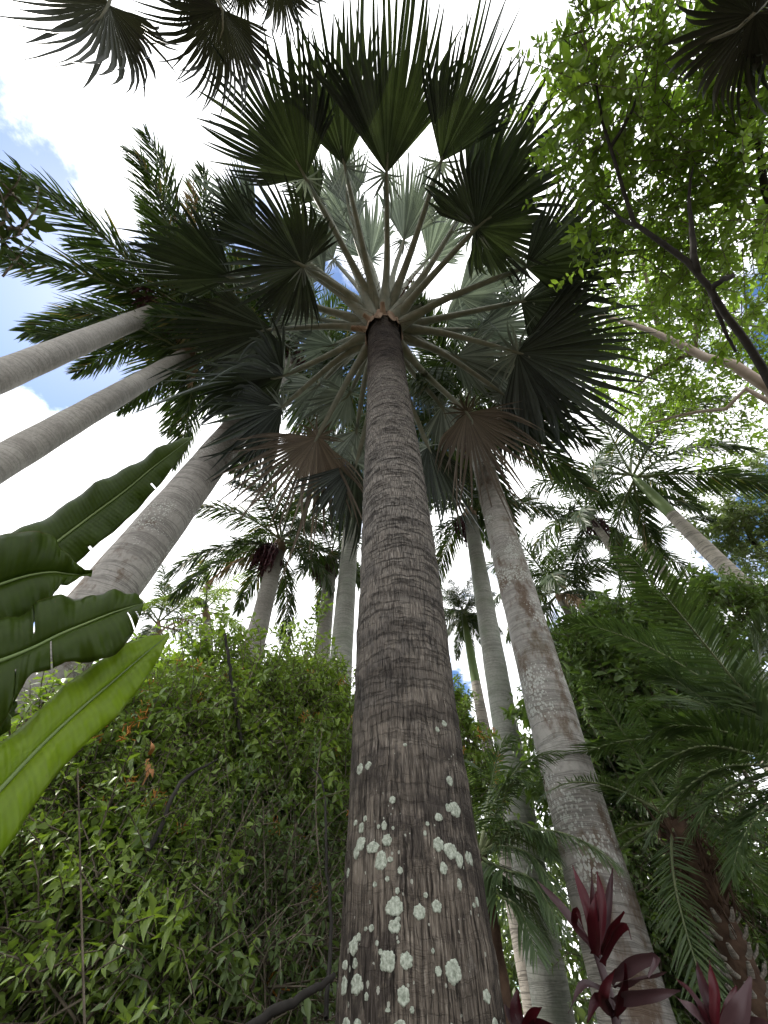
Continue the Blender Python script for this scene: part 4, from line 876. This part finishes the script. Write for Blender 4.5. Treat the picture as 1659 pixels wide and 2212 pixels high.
m0.append(banana_leaf(ban, D([(-120, 1480), (-60, 1500), (0, 1525), (25, 1550)], 1.75, 1.8), D([(-110, 1440), (-30, 1440), (40, 1450), (28, 1552)], 1.8, 1.82), D([(-130, 1560), (-80, 1590), (-10, 1600), (22, 1556)], 1.72, 1.8), 'banana', 5, ()))
for p, lf in m0:
    g = Geo(); tube(g, [crown, crown + (p - crown) * .5 + [0, 0, .1], p], [.04, .028, .014], 8, 12); g.obj('petiole', M['shaft'], lf)
g = Geo(); tube(g, [[-2.65, .7, 0], [-2.6, .72, 1.1], crown + [0, 0, .05]], [.13, .10, .06], 14, 14); g.obj('stem', M['shaft'], ban)

# ------------------------------------------------------------------ red cordylines
def strap_leaf(t, pts, w, mat, seed, twist=0.0, face=None):
    """lance-shaped leaf along a curve"""
    P = spline(pts, 16); T, N, B = frames(P); R_ = np.random.default_rng(seed); s = np.linspace(0, 1, 16)
    prof = np.clip(np.sin(np.pi * np.clip(s, .02, 1) ** .75) ** .8, .05, 1) * w * .175; prof[0] = w * .12; prof[-1] = .002
    v = nrm(P - CAM); S = nrm(np.cross(T, v)); a = twist + R_.uniform(-.4, .4) + np.linspace(0, R_.uniform(-.6, .6), 16)
    S = np.cos(a)[:, None] * S + np.sin(a)[:, None] * np.cross(T, S); Nn = np.cross(T, S)
    cols = [P + S * (prof * k)[:, None] + Nn * (prof * (abs(k) * .45 + .03 * math.sin(k * 3 + seed)) )[:, None] + Nn * (.003 * np.sin(s * 11 + seed + k))[:, None] * abs(k) for k in (-1, -.5, 0, .5, 1)]
    V = np.stack(cols, 1).reshape(-1, 3); i, j = np.meshgrid(np.arange(15), np.arange(4), indexing='ij'); b = i * 5 + j
    g = Geo(); g.add(V, np.stack([b, b + 1, b + 6, b + 5], -1).reshape(-1, 4), np.repeat(np.clip(R_.uniform(0, 1) + .3 * s - .15, 0, 1), 5))
    o = g.obj('leaf', M[mat], t); return o
def cordyline(label, stem, LVS, seed):
    t = thing('cordyline', label, 'plant', 'red cordylines'); d = stem[0][2]
    P = [at(*p) for p in stem]; b = P[0].copy(); b[2] = 0
    g = Geo(); tube(g, [b, *P], [.020, .018, .013], 8, 16); g.obj('stem', M['cordyline_old'], t)
    for q, (pts, w, mt, tw) in enumerate(LVS):
        strap_leaf(t, [at(*p) for p in pts], w, mt, seed * 40 + q, tw)
    return t
c_, o_ = 'cordyline', 'cordyline_old'
cordyline('tall red cordyline with upright leaves in front of the blotched palm trunk', [(1335, 2230, 2.1), (1318, 2150, 2.12), (1280, 2030, 2.15)],
    [([(1292, 2060, 2.15), (1268, 1960, 2.15), (1236, 1868, 2.2)], .11, c_, 0), ([(1290, 2060, 2.15), (1280, 1960, 2.1), (1276, 1876, 2.12)], .10, c_, .3), ([(1290, 2060, 2.12), (1300, 1950, 2.12), (1290, 1882, 2.15)], .10, c_, -.3),
     ([(1296, 2060, 2.15), (1312, 1960, 2.2), (1324, 1875, 2.25)], .085, c_, .2), ([(1286, 2062, 2.1), (1284, 1980, 2.0), (1288, 1925, 2.0)], .12, c_, 0), ([(1280, 2050, 2.15), (1225, 1975, 2.15), (1160, 1902, 2.2)], .09, o_, .3),
     ([(1285, 2050, 2.12), (1240, 2000, 2.05), (1246, 1965, 2.0), (1262, 2010, 1.95)], .08, c_, .6), ([(1300, 2080, 2.1), (1330, 2010, 2.05), (1355, 2000, 2.0), (1365, 2030, 1.95)], .09, c_, .5), ([(1296, 2060, 2.15), (1330, 1990, 2.05), (1348, 1968, 2.0)], .09, c_, .7),
     ([(1318, 2120, 2.1), (1370, 2080, 2.0), (1420, 2070, 1.95), (1400, 2110, 1.9)], .10, o_, .4), ([(1322, 2130, 2.1), (1380, 2110, 2.0), (1440, 2100, 1.95)], .085, o_, .8), ([(1325, 2160, 2.1), (1390, 2150, 2.0), (1470, 2140, 1.95)], .10, o_, .2),
     ([(1320, 2190, 2.1), (1300, 2150, 2.0), (1330, 2090, 2.0)], .10, c_, .4), ([(1310, 2140, 2.1), (1260, 2130, 2.0), (1228, 2190, 1.95)], .06, o_, .9), ([(1325, 2190, 2.1), (1290, 2160, 2.0), (1268, 2210, 1.95)], .09, c_, .2),
     ([(1328, 2200, 2.1), (1345, 2140, 2.05), (1350, 2080, 2.0)], .09, c_, .2)], 1)
cordyline('red cordyline with a few spiky leaves at the lower right corner', [(1545, 2260, 1.9), (1545, 2235, 1.9), (1545, 2215, 1.9)],
    [([(1545, 2225, 1.9), (1525, 2150, 1.9), (1505, 2078, 1.95)], .075, c_, .2), ([(1545, 2225, 1.9), (1545, 2140, 1.88), (1532, 2072, 1.9)], .075, c_, -.2), ([(1540, 2225, 1.9), (1505, 2165, 1.88), (1460, 2112, 1.9)], .08, c_, .3),
     ([(1560, 2235, 1.9), (1600, 2190, 1.85), (1622, 2110, 1.85)], .13, o_, .1), ([(1535, 2225, 1.9), (1490, 2180, 1.85), (1455, 2150, 1.85)], .09, o_, .4), ([(1555, 2230, 1.9), (1580, 2170, 1.95), (1590, 2130, 2.0)], .08, c_, .5), ([(1560, 2235, 1.9), (1640, 2210, 1.85), (1680, 2230, 1.8)], .09, o_, .5)], 2)
cordyline('low dark red cordyline at the foot of the fan palm trunk', [(1130, 2270, 2.1), (1130, 2250, 2.1), (1128, 2230, 2.1)],
    [([(1128, 2240, 2.1), (1115, 2190, 2.1), (1118, 2135, 2.1)], .12, c_, .1), ([(1128, 2240, 2.1), (1145, 2195, 2.05), (1170, 2175, 2.0)], .09, c_, .4), ([(1126, 2240, 2.1), (1105, 2200, 2.1), (1090, 2170, 2.12)], .09, o_, .3), ([(1130, 2245, 2.1), (1160, 2215, 2.05), (1200, 2215, 2.0)], .09, c_, .4)], 3)

# ------------------------------------------------------------------ small things
t = thing('dead_stalk', 'pale dead stalk with a hanging orange dry leaf in the shrub', 'stalk')
g = Geo(); b0 = at(300, 1990, 4.3); b0[2] = 0
tube(g, [b0, at(302, 1850, 3.9), at(308, 1740, 3.3), at(316, 1640, 3.2)], [.012, .010, .009, .005], 6, 20); g.obj('stem', M['pale_stick'], t)
for q, (x, y, x2, y2) in enumerate(((318, 1640, 306, 1700), (322, 1630, 325, 1600), (316, 1650, 330, 1680))):
    strap_leaf(t, [at(x, y, 3.2), at((x + x2) / 2 + 5, (y + y2) / 2, 3.14), at(x2, y2, 3.14)], .09, 'dry_leaf', 900 + q)
